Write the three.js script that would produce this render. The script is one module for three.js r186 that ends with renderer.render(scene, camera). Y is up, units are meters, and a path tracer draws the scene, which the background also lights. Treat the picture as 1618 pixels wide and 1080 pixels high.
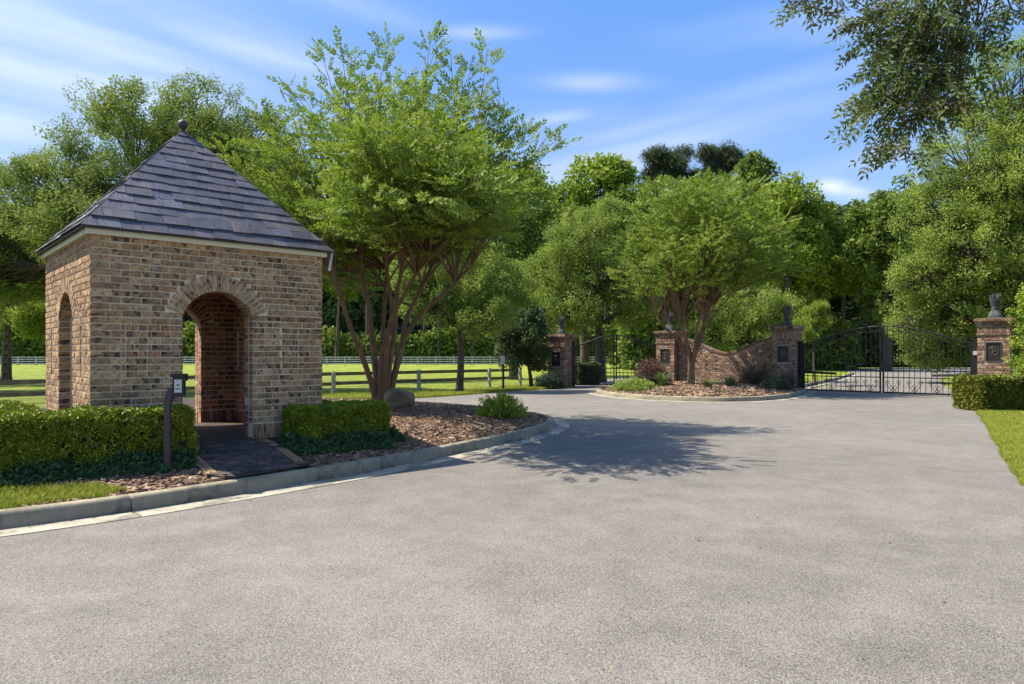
import * as THREE from 'three';
import { mergeGeometries } from 'three/addons/utils/BufferGeometryUtils.js';
import { FontLoader } from 'three/addons/loaders/FontLoader.js';
import { TextGeometry } from 'three/addons/geometries/TextGeometry.js';

// ---------------------------------------------------------------- camera
const W0 = 1618, H0 = 1080, FOC = 1090, CX = 809, HZ = 557, EYE = 1.5;
const scene = new THREE.Scene();
const camera = new THREE.PerspectiveCamera(2 * Math.atan(H0 / 2 / FOC) * 180 / Math.PI, W0 / H0, 0.1, 1500);
camera.position.set(0, EYE, 0);
camera.lookAt(0, EYE, -10);
camera.setViewOffset(W0, H0, 0, -(HZ - H0 / 2), W0, H0);

const renderer = new THREE.WebGLRenderer({ antialias: true });
renderer.setSize(1024, 684);
renderer.toneMapping = THREE.LinearToneMapping;
renderer.toneMappingExposure = 3.25;
renderer.shadowMap.enabled = true;

// ---------------------------------------------------------------- random and noise
function rngOf(seed) { let a = seed >>> 0; return () => { a = (a + 0x6D2B79F5) | 0; let t = Math.imul(a ^ (a >>> 15), 1 | a); t = (t + Math.imul(t ^ (t >>> 7), 61 | t)) ^ t; return ((t ^ (t >>> 14)) >>> 0) / 4294967296; }; }
const sstep = (a, b, x) => { const t = Math.min(1, Math.max(0, (x - a) / (b - a))); return t * t * (3 - 2 * t); };
const mix = (a, b, t) => a + (b - a) * t;
function hash2(x, y, s) { let h = Math.imul(x, 374761393) ^ Math.imul(y, 668265263) ^ Math.imul(s, 2147483647 - 1013); h = Math.imul(h ^ (h >>> 13), 1274126177); return ((h ^ (h >>> 16)) >>> 0) / 4294967296; }
function vnoise(x, y, px, py, s) {   // tileable value noise, period px, py cells
  const xi = Math.floor(x), yi = Math.floor(y), fx = x - xi, fy = y - yi;
  const m = (v, p) => ((v % p) + p) % p;
  const x0 = m(xi, px), x1 = m(xi + 1, px), y0 = m(yi, py), y1 = m(yi + 1, py);
  const u = fx * fx * (3 - 2 * fx), v = fy * fy * (3 - 2 * fy);
  return mix(mix(hash2(x0, y0, s), hash2(x1, y0, s), u), mix(hash2(x0, y1, s), hash2(x1, y1, s), u), v);
}
function fbm(x, y, p, oct, s) { let a = 0, w = 0.5, n = 0, q = p; for (let i = 0; i < oct; i++) { a += w * vnoise(x * q, y * q, q, q, s + i * 17); n += w; w *= 0.5; q *= 2; } return a / n; }

// ---------------------------------------------------------------- sky (computed, air, thin cloud and an added glow round the sun)
const SUNRUN = [0.69, -0.385];                           // metres (x, depth) that sunlight travels for each metre it falls
const sunDir = new THREE.Vector3(-SUNRUN[0], 1, SUNRUN[1]).normalize();   // three's z is minus depth
{
  const w = 2048, h = 1024, data = new Float32Array(w * h * 4);
  const streaks = [                                     // azimuth (deg right of view axis), elevation, half width, half height, strength, tilt
    [-33, 19.5, 14, 3.2, 0.42, -0.08], [-37, 24, 11, 2.4, 0.16, -0.10], [-40, 15, 9, 1.6, 0.4, 0.0], [-19, 22.3, 8, 1.5, 0.34, -0.15], [-14, 26.5, 9, 1.0, 0.2, -0.2], [-3, 24.8, 3.6, 0.5, 0.4, 0.02], [6.5, 21.3, 3.8, 0.6, 0.4, -0.05], [4, 18.8, 2.8, 0.5, 0.34, 0.1],
    [9, 15.5, 15, 1.5, 0.32, 0.16], [12, 18, 12, 0.8, 0.22, 0.18], [22, 20, 9, 0.8, 0.16, 0.12], [25.0, 12.3, 1.3, 0.6, 0.8, -0.25], [26.2, 11.8, 1.3, 0.45, 0.6, -0.2], [27, 14, 6, 0.6, 0.3, 0.1], [-46, 13, 8, 1.6, 0.5, 0], [33, 24, 9, 1.2, 0.16, 0.1],
    [70, 18, 16, 2, 0.45, 0.1], [110, 24, 18, 2.4, 0.45, -0.1], [150, 17, 16, 2, 0.5, 0.1], [-75, 22, 16, 2.4, 0.5, -0.1], [-115, 18, 18, 2, 0.45, 0.1], [-155, 26, 16, 2.5, 0.45, 0],
    [30, 48, 22, 4, 0.4, 0.1], [-60, 52, 26, 5, 0.4, 0], [130, 50, 26, 5, 0.4, 0.1], [-140, 46, 26, 4, 0.4, -0.1],
  ];
  for (let j = 0; j < h; j++) {
    const el = ((j + 0.5) / h - 0.5) * 180;
    for (let i = 0; i < w; i++) {
      const phi = ((i + 0.5) / w - 0.5) * 2 * Math.PI;               // atan2(z, x)
      let az = phi * 180 / Math.PI + 90; if (az > 180) az -= 360;    // 0 = along the view axis (-z)
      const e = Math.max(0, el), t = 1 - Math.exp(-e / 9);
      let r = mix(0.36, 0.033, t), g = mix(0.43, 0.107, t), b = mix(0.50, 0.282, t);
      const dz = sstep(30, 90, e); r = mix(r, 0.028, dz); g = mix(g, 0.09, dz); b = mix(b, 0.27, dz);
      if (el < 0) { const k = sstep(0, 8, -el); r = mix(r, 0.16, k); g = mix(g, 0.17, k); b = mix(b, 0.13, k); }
      let c = 0;
      if (el > 0) {
        for (const [ca, ce, wa, we, s, tl] of streaks) {
          let da = az - ca; if (da > 180) da -= 360; if (da < -180) da += 360;
          if (Math.abs(da) > wa * 2.4) continue;
          const de = el - ce - da * tl;
          if (Math.abs(de) > we * 2.6) continue;
          const n = fbm(i / w, (el - da * tl) / 45, 40, 5, 5) * 0.8 + fbm(i / w + de * 0.01, (el - da * tl) / 18, 18, 4, 9) * 0.6;
          const g2 = Math.exp(-(da * da) / (wa * wa) - (de * de) / (we * we));
          c = Math.max(c, s * Math.min(1, g2 * Math.max(0, 1.7 * n - 0.3)));
        }
        c = Math.max(c, 0.16 * sstep(0.5, 0.75, fbm(i / w + el * 0.002, el / 60, 10, 4, 77)) * sstep(2, 10, el));
      }
      r = mix(r, 0.32, c); g = mix(g, 0.34, c); b = mix(b, 0.375, c);
      // bright air round the sun, added to strengthen the fill light
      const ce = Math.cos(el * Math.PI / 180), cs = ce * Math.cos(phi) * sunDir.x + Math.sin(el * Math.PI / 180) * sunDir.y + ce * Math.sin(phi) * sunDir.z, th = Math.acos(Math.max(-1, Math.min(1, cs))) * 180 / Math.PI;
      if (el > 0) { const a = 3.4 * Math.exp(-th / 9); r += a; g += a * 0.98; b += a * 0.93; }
      data.set([r, g, b, 1], (j * w + i) * 4);
    }
  }
  const tex = new THREE.DataTexture(data, w, h, THREE.RGBAFormat, THREE.FloatType);
  tex.mapping = THREE.EquirectangularReflectionMapping; tex.magFilter = tex.minFilter = THREE.LinearFilter; tex.needsUpdate = true;
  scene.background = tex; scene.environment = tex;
}
const sun = new THREE.DirectionalLight(new THREE.Color().setRGB(1, 0.92, 0.78), 3.0);
sun.position.copy(sunDir).multiplyScalar(90); sun.target.position.set(0, 0, -20);
sun.castShadow = true; sun.shadow.mapSize.set(4096, 4096);
Object.assign(sun.shadow.camera, { left: -70, right: 70, top: 70, bottom: -70, near: 1, far: 260 });
scene.add(sun, sun.target);

// ---------------------------------------------------------------- helpers
const V = (x, y, d) => new THREE.Vector3(x, y, -d);
const PX = (px, d) => (px - CX) / FOC * d;               // where a sight line stands at a depth, used to survey positions
const PY = (py, d) => (HZ - py) / FOC * d + EYE;
const taken = new Map();
function numbered(n) { const k = taken.get(n) ?? 0; taken.set(n, k + 1); return k ? `${n}_${String(k).padStart(3, '0')}` : n; }
function tag(o, label, category, group) { o.userData.label = label; if (category) o.userData.category = category; if (group) o.userData.group = group; return o; }
function thing(name, label, category, x, y, d, turn = 0, group) { const o = new THREE.Group(); o.name = numbered(name); o.position.set(x, y, -d); o.rotation.y = turn; scene.add(o); return tag(o, label, category, group); }
function mesh(name, geo, mat, parent) { const m = new THREE.Mesh(geo, mat); m.name = parent === scene ? numbered(name) : name; m.castShadow = m.receiveShadow = true; parent.add(m); return m; }
function structure(name, geo, mat, label) { const m = mesh(name, geo, mat, scene); m.userData.kind = 'structure'; m.userData.label = label; return m; }

class GB {                                                // geometry builder
  constructor() { this.p = []; this.u = []; this.i = []; this.c = []; }
  v(x, y, z, u = 0, w = 0) { this.p.push(x, y, z); this.u.push(u, w); return this.p.length / 3 - 1; }
  tri(a, b, c) { this.i.push(a, b, c); }
  quad(a, b, c, d) { this.i.push(a, b, c, a, c, d); }
  poly(pts, uvf) { const k = pts.map((q) => this.v(q.x, q.y, q.z, ...(uvf ? uvf(q) : [0, 0]))); for (let n = 2; n < k.length; n++) this.tri(k[0], k[n - 1], k[n]); }
  box(cx, cy, cz, sx, sy, sz, M) {
    const h = [sx / 2, sy / 2, sz / 2], q = new THREE.Vector3();
    for (let ax = 0; ax < 3; ax++) for (const s of [-1, 1]) {
      const b = (ax + 1) % 3, c = (ax + 2) % 3, ids = [];
      for (const [m, n] of [[-1, -1], [1, -1], [1, 1], [-1, 1]]) {
        const l = [0, 0, 0]; l[ax] = s * h[ax]; l[b] = m * h[b]; l[c] = n * h[c];
        q.set(cx + l[0], cy + l[1], cz + l[2]); if (M) q.applyMatrix4(M);
        const uu = ax === 1 ? l[0] + cx : ax === 0 ? l[2] + cz : l[0] + cx, vv = ax === 1 ? l[2] + cz : l[1] + cy;
        ids.push(this.v(q.x, q.y, q.z, uu, vv));
      }
      s > 0 ? this.quad(...ids) : this.quad(ids[3], ids[2], ids[1], ids[0]);
    }
    return this;
  }
  tube(pts, radii, seg = 6, cap = true) {
    const T = new THREE.Vector3(), N = new THREE.Vector3(), B = new THREE.Vector3(); let len = 0, prev = null;
    pts.forEach((p, k) => {
      const a = pts[Math.max(0, k - 1)], b = pts[Math.min(pts.length - 1, k + 1)];
      T.subVectors(b, a).normalize();
      if (k === 0) { N.set(Math.abs(T.y) > 0.9 ? 1 : 0, Math.abs(T.y) > 0.9 ? 0 : 1, 0); }
      N.addScaledVector(T, -N.dot(T)).normalize(); B.crossVectors(T, N);
      if (k) len += p.distanceTo(pts[k - 1]);
      const r = Array.isArray(radii) ? radii[k] : radii, row = [];
      for (let s = 0; s <= seg; s++) { const t = s / seg * 2 * Math.PI, cx = Math.cos(t) * r, cy = Math.sin(t) * r; row.push(this.v(p.x + N.x * cx + B.x * cy, p.y + N.y * cx + B.y * cy, p.z + N.z * cx + B.z * cy, s / seg * 0.6, len)); }
      if (prev) for (let s = 0; s < seg; s++) this.quad(prev[s], prev[s + 1], row[s + 1], row[s]);
      if (cap && k === pts.length - 1) for (let s = 1; s < seg - 1; s++) this.tri(row[0], row[s], row[s + 1]);
      if (cap && k === 0) for (let s = 1; s < seg - 1; s++) this.tri(row[0], row[s + 1], row[s]);
      prev = row;
    });
    return this;
  }
  geo(smooth = false) {
    const g = new THREE.BufferGeometry();
    g.setAttribute('position', new THREE.Float32BufferAttribute(this.p, 3)); g.setAttribute('uv', new THREE.Float32BufferAttribute(this.u, 2));
    if (this.c.length) g.setAttribute('color', new THREE.Float32BufferAttribute(this.c, 3));
    g.setIndex(this.i);
    if (smooth) g.computeVertexNormals(); else { const n = g.toNonIndexed(); n.computeVertexNormals(); return n; }
    return g;
  }
}
const boxGeo = (cx, cy, cz, sx, sy, sz) => new GB().box(cx, cy, cz, sx, sy, sz).geo();
const tubeGeo = (pts, r, seg = 6) => new GB().tube(pts, r, seg).geo(true);

// instances
const _m = new THREE.Matrix4(), _q = new THREE.Quaternion(), _s = new THREE.Vector3(), _e = new THREE.Euler();
class Inst {
  constructor() { this.m = []; this.c = []; }
  add(p, q, s, col) { if (typeof s === 'number') _s.set(s, s, s); else _s.copy(s); _m.compose(p, q, _s); this.m.push(..._m.elements); this.c.push(col[0], col[1], col[2]); }
  get n() { return this.m.length / 16; }
  build(name, geo, mat, parent) {
    const im = new THREE.InstancedMesh(geo, mat, this.n); im.instanceMatrix.array.set(this.m); im.instanceColor = new THREE.InstancedBufferAttribute(new Float32Array(this.c), 3);
    im.userData.kind = 'stuff'; im.name = parent === scene ? numbered(name) : name; im.castShadow = im.receiveShadow = true; parent.add(im); return im;
  }
}
const eq = (x, y, z) => new THREE.Quaternion().setFromEuler(_e.set(x, y, z, 'YXZ'));

// ---------------------------------------------------------------- textures
function texture(size, fn, color, rep = 1) {
  const d = new Uint8Array(size * size * 4);
  for (let j = 0; j < size; j++) for (let i = 0; i < size; i++) { const c = fn(i / size, j / size, i, j); const o = (j * size + i) * 4; for (let k = 0; k < 3; k++) d[o + k] = Math.max(0, Math.min(255, 255 * (typeof c === 'number' ? c : c[k]))); d[o + 3] = 255; }
  const t = new THREE.DataTexture(d, size, size); t.wrapS = t.wrapT = THREE.RepeatWrapping; t.magFilter = THREE.LinearFilter; t.minFilter = THREE.LinearMipmapLinearFilter; t.generateMipmaps = true;
  if (color) t.colorSpace = THREE.SRGBColorSpace; t.repeat.set(rep, rep); t.needsUpdate = true; return t;
}
const again = (t, rep) => { const c = t.clone(); c.repeat.set(rep, rep); c.needsUpdate = true; return c; };
const T = {};
T.asphalt = texture(2048, (x, y, i, j) => {
  const big = fbm(x, y, 3, 3, 1), mid = fbm(x, y, 28, 3, 2), g = hash2(i, j, 3), g2 = hash2(i >> 1, j >> 1, 4), g3 = hash2((i + 1) >> 1, (j + 1) >> 1, 14);
  let v = 0.80 + (big - 0.5) * 0.15 + (mid - 0.5) * 0.14 + (g - 0.5) * 0.18 + (g2 - 0.5) * 0.26 - 0.03 * sstep(0.56, 0.68, fbm(x, y, 9, 5, 15));
  if (g2 > 0.965) v += 0.16; if (g3 < 0.07) v -= 0.24;
  const w = (hash2(i >> 1, j >> 1, 8) - 0.5) * 0.05;
  return [v * (1.0 + w), v * 0.97, v * (0.925 - w)];
}, true, 1 / 7);
T.grit = texture(1024, (x, y, i, j) => 0.25 * fbm(x, y, 60, 2, 6) + 0.75 * (0.5 * hash2(i >> 1, j >> 1, 7) + 0.5 * vnoise(x * 256, y * 256, 256, 256, 8)), false, 1 / 1.6);
T.concrete = texture(1024, (x, y, i, j) => {
  const n = fbm(x, y, 4, 5, 21), st = sstep(0.52, 0.72, fbm(x, y, 7, 4, 22)), sp = hash2(i, j, 23), str = vnoise(x * 90, y * 6, 90, 6, 25);
  let v = 0.74 + (n - 0.5) * 0.35 + (sp - 0.5) * 0.08 - st * 0.17 + (str - 0.5) * 0.06; const dk = sp > 0.992 ? 0.12 : 0; v -= dk;
  return [v * 1.0, v * 0.965, v * 0.87];
}, true, 1 / 1.5);
T.brick = texture(1024, (x, y, i, j) => {
  const a = fbm(x, y, 14, 4, 31), b = fbm(x, y, 40, 3, 32), lime = sstep(0.53, 0.72, fbm(x, y, 22, 4, 33)), dark = sstep(0.58, 0.75, fbm(x, y, 18, 3, 34)), s = hash2(i >> 1, j >> 1, 35);
  const v = 0.80 + (a - 0.5) * 0.36 + (b - 0.5) * 0.32 + (s - 0.5) * 0.12;
  const k = 1 - dark * 0.48;
  return [mix(v * k, 0.94, lime * 0.62), mix(v * 0.965 * k, 0.91, lime * 0.64), mix(v * 0.93 * k, 0.84, lime * 0.64)];
}, true, 1);
T.rough = texture(512, (x, y, i, j) => 0.55 * fbm(x, y, 10, 4, 41) + 0.3 * fbm(x, y, 48, 2, 42) + 0.15 * hash2(i, j, 43), false, 1);
T.slate = texture(1024, (x, y, i, j) => { const a = fbm(x, y, 5, 4, 51), b = vnoise(x * 160, y * 14, 160, 14, 52), s = hash2(i, j, 53); const v = 0.72 + (a - 0.5) * 0.45 + (b - 0.5) * 0.16 + (s - 0.5) * 0.07; return [v, v * 0.99, v * 1.0]; }, true, 1);
T.bark = texture(512, (x, y) => { const a = vnoise(x * 40, y * 7, 40, 7, 61), b = fbm(x, y, 6, 4, 62), p = sstep(0.55, 0.75, 0.6 * vnoise(x * 10, y * 3, 10, 3, 63) + 0.4 * vnoise(x * 26, y * 9, 26, 9, 65)), q = sstep(0.6, 0.75, vnoise(x * 12, y * 3, 12, 3, 64)); const v = (0.60 + a * 0.32 + (b - 0.5) * 0.4) * (1 - q * 0.22); return [mix(v, 0.95, p * 0.5), mix(v * 0.95, 0.84, p * 0.5), mix(v * 0.90, 0.70, p * 0.5)]; }, true, 1);
T.grass = texture(1024, (x, y, i, j) => { const a = fbm(x, y, 5, 4, 71), b = fbm(x, y, 60, 2, 72), s = hash2(i, j, 73), v = 0.80 + (a - 0.5) * 0.34 + (b - 0.5) * 0.32 + (s - 0.5) * 0.22; const w = sstep(0.5, 0.7, fbm(x, y, 9, 3, 74)); return [v * mix(0.93, 1.05, w), v, v * mix(0.75, 0.9, w)]; }, true, 1 / 5);
T.soil = texture(512, (x, y, i, j) => { const a = fbm(x, y, 12, 4, 81), s = hash2(i >> 1, j >> 1, 82); const v = 0.45 + (a - 0.5) * 0.6 + (s - 0.5) * 0.4; return [v, v * 0.86, v * 0.76]; }, true, 1 / 0.8);
T.wood = texture(512, (x, y, i, j) => { const a = vnoise(x * 6, y * 90, 6, 90, 91), b = fbm(x, y, 5, 4, 92); const v = 0.86 + (a - 0.5) * 0.24 + (b - 0.5) * 0.32; return [v, v * 0.985, v * 0.95]; }, true, 1);

const lin = (r, g, b) => new THREE.Color().setRGB(r, g, b);
const std = (c, o = {}) => new THREE.MeshStandardMaterial({ color: lin(...c), roughness: 0.9, ...o });
const phys = (c, o = {}) => new THREE.MeshPhysicalMaterial({ color: lin(...c), roughness: 0.8, ...o });
const leafMat = (c, tr = 0.42, ro = 0.62) => phys(c, { transmission: tr, thickness: 0, roughness: ro, side: THREE.DoubleSide, specularIntensity: 0.35 });
const M = {
  asphalt: std([0.266, 0.256, 0.242], { map: T.asphalt, bumpMap: T.grit, bumpScale: 0.008, roughness: 0.88 }),
  concrete: std([0.46, 0.43, 0.36], { map: T.concrete, bumpMap: again(T.rough, 2), bumpScale: 0.006 }),
  gutter: std([0.62, 0.61, 0.58], { map: again(T.concrete, 0.8), bumpMap: again(T.rough, 3), bumpScale: 0.003 }),
  mortar: std([0.66, 0.56, 0.40], { bumpMap: again(T.rough, 5), bumpScale: 0.006 }),
  mortarDark: std([0.34, 0.28, 0.22], { bumpMap: again(T.rough, 5), bumpScale: 0.004 }),
  grass: std([0.36, 0.40, 0.035], { map: T.grass, bumpMap: again(T.grit, 1.2), bumpScale: 0.04, roughness: 0.95 }),
  soil: std([0.16, 0.11, 0.085], { map: T.soil }),
  cream: std([0.62, 0.56, 0.42], { roughness: 0.6 }),
  lead: std([0.035, 0.036, 0.04], { roughness: 0.6 }),
  iron: std([0.012, 0.012, 0.013], { roughness: 0.45, metalness: 0.3 }),
  bronze: std([0.028, 0.024, 0.022], { roughness: 0.5, metalness: 0.4 }),
  verdigris: std([0.15, 0.17, 0.165], { map: again(T.slate, 3), roughness: 0.7, metalness: 0.2 }),
  bark: std([0.20, 0.14, 0.095], { map: again(T.bark, 1.5), bumpMap: again(T.bark, 1.5), bumpScale: 0.03 }),
  greyBark: std([0.17, 0.145, 0.115], { map: again(T.bark, 2), bumpMap: again(T.bark, 2), bumpScale: 0.04 }),
  myrtleBark: std([0.29, 0.195, 0.118], { map: again(T.bark, 1), bumpMap: again(T.rough, 2), bumpScale: 0.006, roughness: 0.75 }),
  whitePaint: std([0.74, 0.74, 0.72], { map: again(T.wood, 1), roughness: 0.6 }),
  paleWood: std([0.50, 0.48, 0.40], { map: T.wood, bumpMap: T.wood, bumpScale: 0.004 }),
  shadedRailWood: std([0.21, 0.17, 0.09], { map: T.wood, bumpMap: T.wood, bumpScale: 0.004 }),  // brown rails, darkened in colour for the shade on their backlit side
  stone: std([0.44, 0.36, 0.285], { map: again(T.concrete, 2), bumpMap: again(T.rough, 2), bumpScale: 0.04 }),
  aggregate: std([0.44, 0.40, 0.36], { map: again(T.soil, 4), bumpMap: again(T.grit, 2), bumpScale: 0.01 }),
};
for (const m of Object.values(M)) for (const k of ['map', 'bumpMap']) if (m[k]) m[k].wrapS = m[k].wrapT = THREE.RepeatWrapping;
M.instTint = std([1, 1, 1]); M.chips = std([1, 1, 1], { map: again(T.wood, 6) });

// ---------------------------------------------------------------- plan curves: (x, depth)
function smoothLine(pts, n, closed = false) {
  const c = new THREE.CatmullRomCurve3(pts.map(([x, d]) => new THREE.Vector3(x, 0, d)), closed, 'centripetal');
  return c.getSpacedPoints(n).map((p) => [p.x, p.z]);
}
function distTo(line, x, d) { let best = 1e9; for (let k = 1; k < line.length; k++) { const [ax, ad] = line[k - 1], [bx, bd] = line[k], ux = bx - ax, ud = bd - ad, t = Math.max(0, Math.min(1, ((x - ax) * ux + (d - ad) * ud) / (ux * ux + ud * ud + 1e-9))); best = Math.min(best, Math.hypot(x - ax - ux * t, d - ad - ud * t)); } return best; }
function inside(poly, x, d) { let r = false; for (let i = 0, j = poly.length - 1; i < poly.length; j = i++) { const [xi, di] = poly[i], [xj, dj] = poly[j]; if ((di > d) !== (dj > d) && x < (xj - xi) * (d - di) / (dj - di) + xi) r = !r; } return r; }
function offsetLine(line, o) { return line.map((p, k) => { const a = line[Math.max(0, k - 1)], b = line[Math.min(line.length - 1, k + 1)]; const tx = b[0] - a[0], td = b[1] - a[1], l = Math.hypot(tx, td) || 1; return [p[0] - td / l * o, p[1] + tx / l * o]; }); }

const frontCurb = smoothLine([[-12, -0.6], [-8, 2.75], [-5.2, 5.12], [-4.33, 5.84], [-3.62, 6.46], [-3.05, 7.08], [-2.05, 8.31], [-0.75, 10.3], [0.08, 11.75], [0.56, 12.8], [0.82, 13.7], [0.90, 14.4], [0.80, 15.1], [0.45, 15.9], [-0.2, 16.7], [-1.0, 17.4], [-2.25, 18.2], [-3.8, 19.0], [-7, 19.7], [-9.6, 19.6], [-11, 18.6], [-11.6, 16.5], [-11.8, 12]], 260);
const island = [...frontCurb, [-13, 6]];
const bedHeight = (x, d) => {
  const a = x + 4.775, b = d - 7.82, u = a * 0.738 + b * 0.675, v = -a * 0.675 + b * 0.738, away = Math.hypot(Math.max(0, -u, u - 2.84), Math.max(0, -v, v - 2.84));
  return 0.125 + sstep(0.05, 1.6, distTo(frontCurb, x, d)) * (0.175 + 0.065 * (1 - sstep(0.1, 1.6, away)));
};

const island2Line = smoothLine([[3.25, 26.3], [3.1, 25.1], [3.42, 23.6], [3.99, 22.45], [4.8, 21.6], [6.15, 21.05], [7.6, 21.4], [8.9, 22.5], [10.0, 24.0], [10.9, 25.6], [11.45, 26.8], [11.6, 28.0], [11.1, 29.4], [9.5, 30.6], [7.4, 31.3], [5.8, 30.6], [4.5, 28.6], [3.7, 27.4]], 150, true);
const bed2Height = (x, d) => 0.125 + 0.15 * sstep(0.1, 2.2, distTo(island2Line, x, d));

// ---------------------------------------------------------------- ground and road
const roadOutline = [[3.5, -8], [3.5, 0], [4.3, 4.8], [5.75, 7.75], [7.38, 10.4], [9.33, 13.5], [12.0, 17.8], [14.5, 22.1], [15.3, 23.5], [21.2, 34], [24, 38.6], [30, 47], [38, 56], [48, 60], [90, 61], [90, 71], [44, 70], [34, 67], [29, 60], [23.8, 48], [18, 38.1], [11.9, 28.6], [10.5, 29.8], [7.0, 31.2], [7.2, 34], [8.5, 38], [10.5, 40], [10.5, 43], [7, 41], [4.2, 37.5], [2.75, 32], [2.5, 30.0], [1.5, 28.5], [0.3, 27.2], [-1.2, 25.2], [-3.1, 22.8], [-6, 21.9], [-9.2, 21.5], [-11.3, 20.4], [-12, 18], [-12, 8], [-30, 2], [-30, -8]];
const farEdge = [[2.6, 30], [1.5, 28.5], [0.3, 27.2], [-1.2, 25.2], [-3.1, 22.8], [-6, 21.9], [-14, 21.6], [-150, 21.4]];
function edgeDepth(x) { for (let k = 1; k < farEdge.length; k++) if (x >= farEdge[k][0]) { const [ax, ad] = farEdge[k - 1], [bx, bd] = farEdge[k]; return x > ax ? ad : mix(bd, ad, (x - bx) / (ax - bx)); } return 21.4; }
function groundHeight(x, d) {
  const k = 1 - sstep(2, 5, x), n = (fbm(x / 120 + 5, d / 120 + 5, 24, 3, 99) - 0.5) * 0.12;
  return -0.022 - 0.2 * k * sstep(0.5, 4.5, d - edgeDepth(x)) + n * sstep(1.2, 6, d - edgeDepth(x)) * k;
}
{
  const xs = [], ds = [];
  for (let x = -220; x < -26; x += 12) xs.push(x); for (let x = -26; x < 24; x += 0.8) xs.push(x); for (let x = 24; x <= 260; x += 12) xs.push(x);
  for (let d = -30; d < 4; d += 4) ds.push(d); for (let d = 4; d < 44; d += 0.8) ds.push(d); for (let d = 44; d <= 420; d += 10) ds.push(d);
  const g = new GB(), id = ds.map((d) => xs.map((x) => g.v(x, groundHeight(x, d), -d, x, d)));
  for (let j = 1; j < ds.length; j++) for (let i = 1; i < xs.length; i++) g.quad(id[j - 1][i - 1], id[j - 1][i], id[j][i], id[j][i - 1]);
  structure('lawn_ground', g.geo(true), M.grass, 'bright green mown field and lawn around the road');
  const pts = [roadOutline[0], roadOutline[1], ...smoothLine(roadOutline.slice(2, -3), 240), roadOutline.at(-3), roadOutline.at(-2), roadOutline.at(-1)].map(([x, d]) => new THREE.Vector2(x, d));
  const tris = THREE.ShapeUtils.triangulateShape(pts, []), r = new GB();
  pts.forEach((p) => r.v(p.x, 0, -p.y, p.x, p.y)); const ccw = THREE.ShapeUtils.area(pts) > 0;
  tris.forEach(([a, b, c]) => ccw ? r.tri(a, b, c) : r.tri(a, c, b));
  structure('road', r.geo(true), M.asphalt, 'weathered light grey asphalt driveway with fine aggregate');
}
// kerb: a profile swept along a line, split at joints
function sweepKerb(line, side, cuts, parent) {
  const prof = [[0, 0.006], [0.022, 0.105], [0.035, 0.135], [0.062, 0.15], [0.135, 0.15], [0.158, 0.14], [0.165, 0.11], [0.165, -0.03]];
  let c0 = 0; const ends = [...cuts, line.length - 1];
  ends.forEach((c1) => {
    const part = line.slice(c0, c1 + 1); if (part.length < 2) return;
    const shr = (p, q, a) => { const l = Math.hypot(q[0] - p[0], q[1] - p[1]); return [p[0] + (q[0] - p[0]) / l * a, p[1] + (q[1] - p[1]) / l * a]; };
    const off = (o) => { const full = offsetLine(line, side * o).slice(c0, c1 + 1); full[0] = shr(full[0], full[1], 0.005); full[full.length - 1] = shr(full[full.length - 1], full[full.length - 2], 0.005); return full; };
    let g = new GB(); const rows = prof.map(([o, y]) => { let s = 0; const l = off(o); return l.map(([x, d], k) => { if (k) s += Math.hypot(x - l[k - 1][0], d - l[k - 1][1]); return g.v(x, y, -d, s + c0 * 0.1, o + y); }); });
    for (let a = 1; a < rows.length; a++) for (let k = 1; k < rows[a].length; k++) side > 0 ? g.quad(rows[a - 1][k - 1], rows[a - 1][k], rows[a][k], rows[a][k - 1]) : g.quad(rows[a - 1][k - 1], rows[a][k - 1], rows[a][k], rows[a - 1][k]);
    for (const k of [0, rows[0].length - 1]) for (let a = 2; a < rows.length; a++) g.tri(rows[0][k], rows[a - 1][k], rows[a][k]);
    mesh('kerb_block', g.geo(true), M.concrete, parent);
    g = new GB(); const gr = [[-0.29, 0.004], [-0.286, 0.010], [-0.02, 0.006], [0.015, 0.006]].map(([o, y]) => { let s = 0; const l = off(o); return l.map(([x, d], k) => { if (k) s += Math.hypot(x - l[k - 1][0], d - l[k - 1][1]); return g.v(x, y, -d, s, o); }); });
    for (let a = 1; a < gr.length; a++) for (let k = 1; k < gr[a].length; k++) side > 0 ? g.quad(gr[a - 1][k - 1], gr[a - 1][k], gr[a][k], gr[a][k - 1]) : g.quad(gr[a - 1][k - 1], gr[a][k - 1], gr[a][k], gr[a - 1][k]);
    mesh('gutter_pan', g.geo(true), M.gutter, parent);
    c0 = c1;
  });
}
function nearestIndex(line, x, d) { let b = 0, m = 1e9; line.forEach((p, k) => { const e = Math.hypot(p[0] - x, p[1] - d); if (e < m) { m = e; b = k; } }); return b; }
{
  const k1 = new THREE.Group(); k1.name = 'kerb'; k1.userData = { kind: 'structure', label: 'concrete kerb and gutter round the guardhouse island' }; scene.add(k1);
  const cuts = [[-8, 2.75], [-3.61, 6.46], [-1.85, 8.6], [0.1, 11.8], [0.6, 15.6], [-3.5, 18.8], [-9, 19.6]].map(([x, d]) => nearestIndex(frontCurb, x, d));
  sweepKerb(frontCurb, 1, cuts, k1);
  const k2 = new THREE.Group(); k2.name = 'kerb_001'; k2.userData = { kind: 'structure', label: 'concrete kerb round the planted island before the brick wall' }; scene.add(k2);
  sweepKerb(island2Line, 1, [30, 52, 80, 110], k2);
  const k3 = new THREE.Group(); k3.name = 'kerb_002'; k3.userData = { kind: 'structure', label: 'straight kerb along the drive beyond the gate' }; scene.add(k3);
  sweepKerb(smoothLine([[11.75, 28.4], [14, 31.9], [18, 38.1], [23.6, 47.6]], 40), 1, [14, 27], k3);
}
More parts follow.
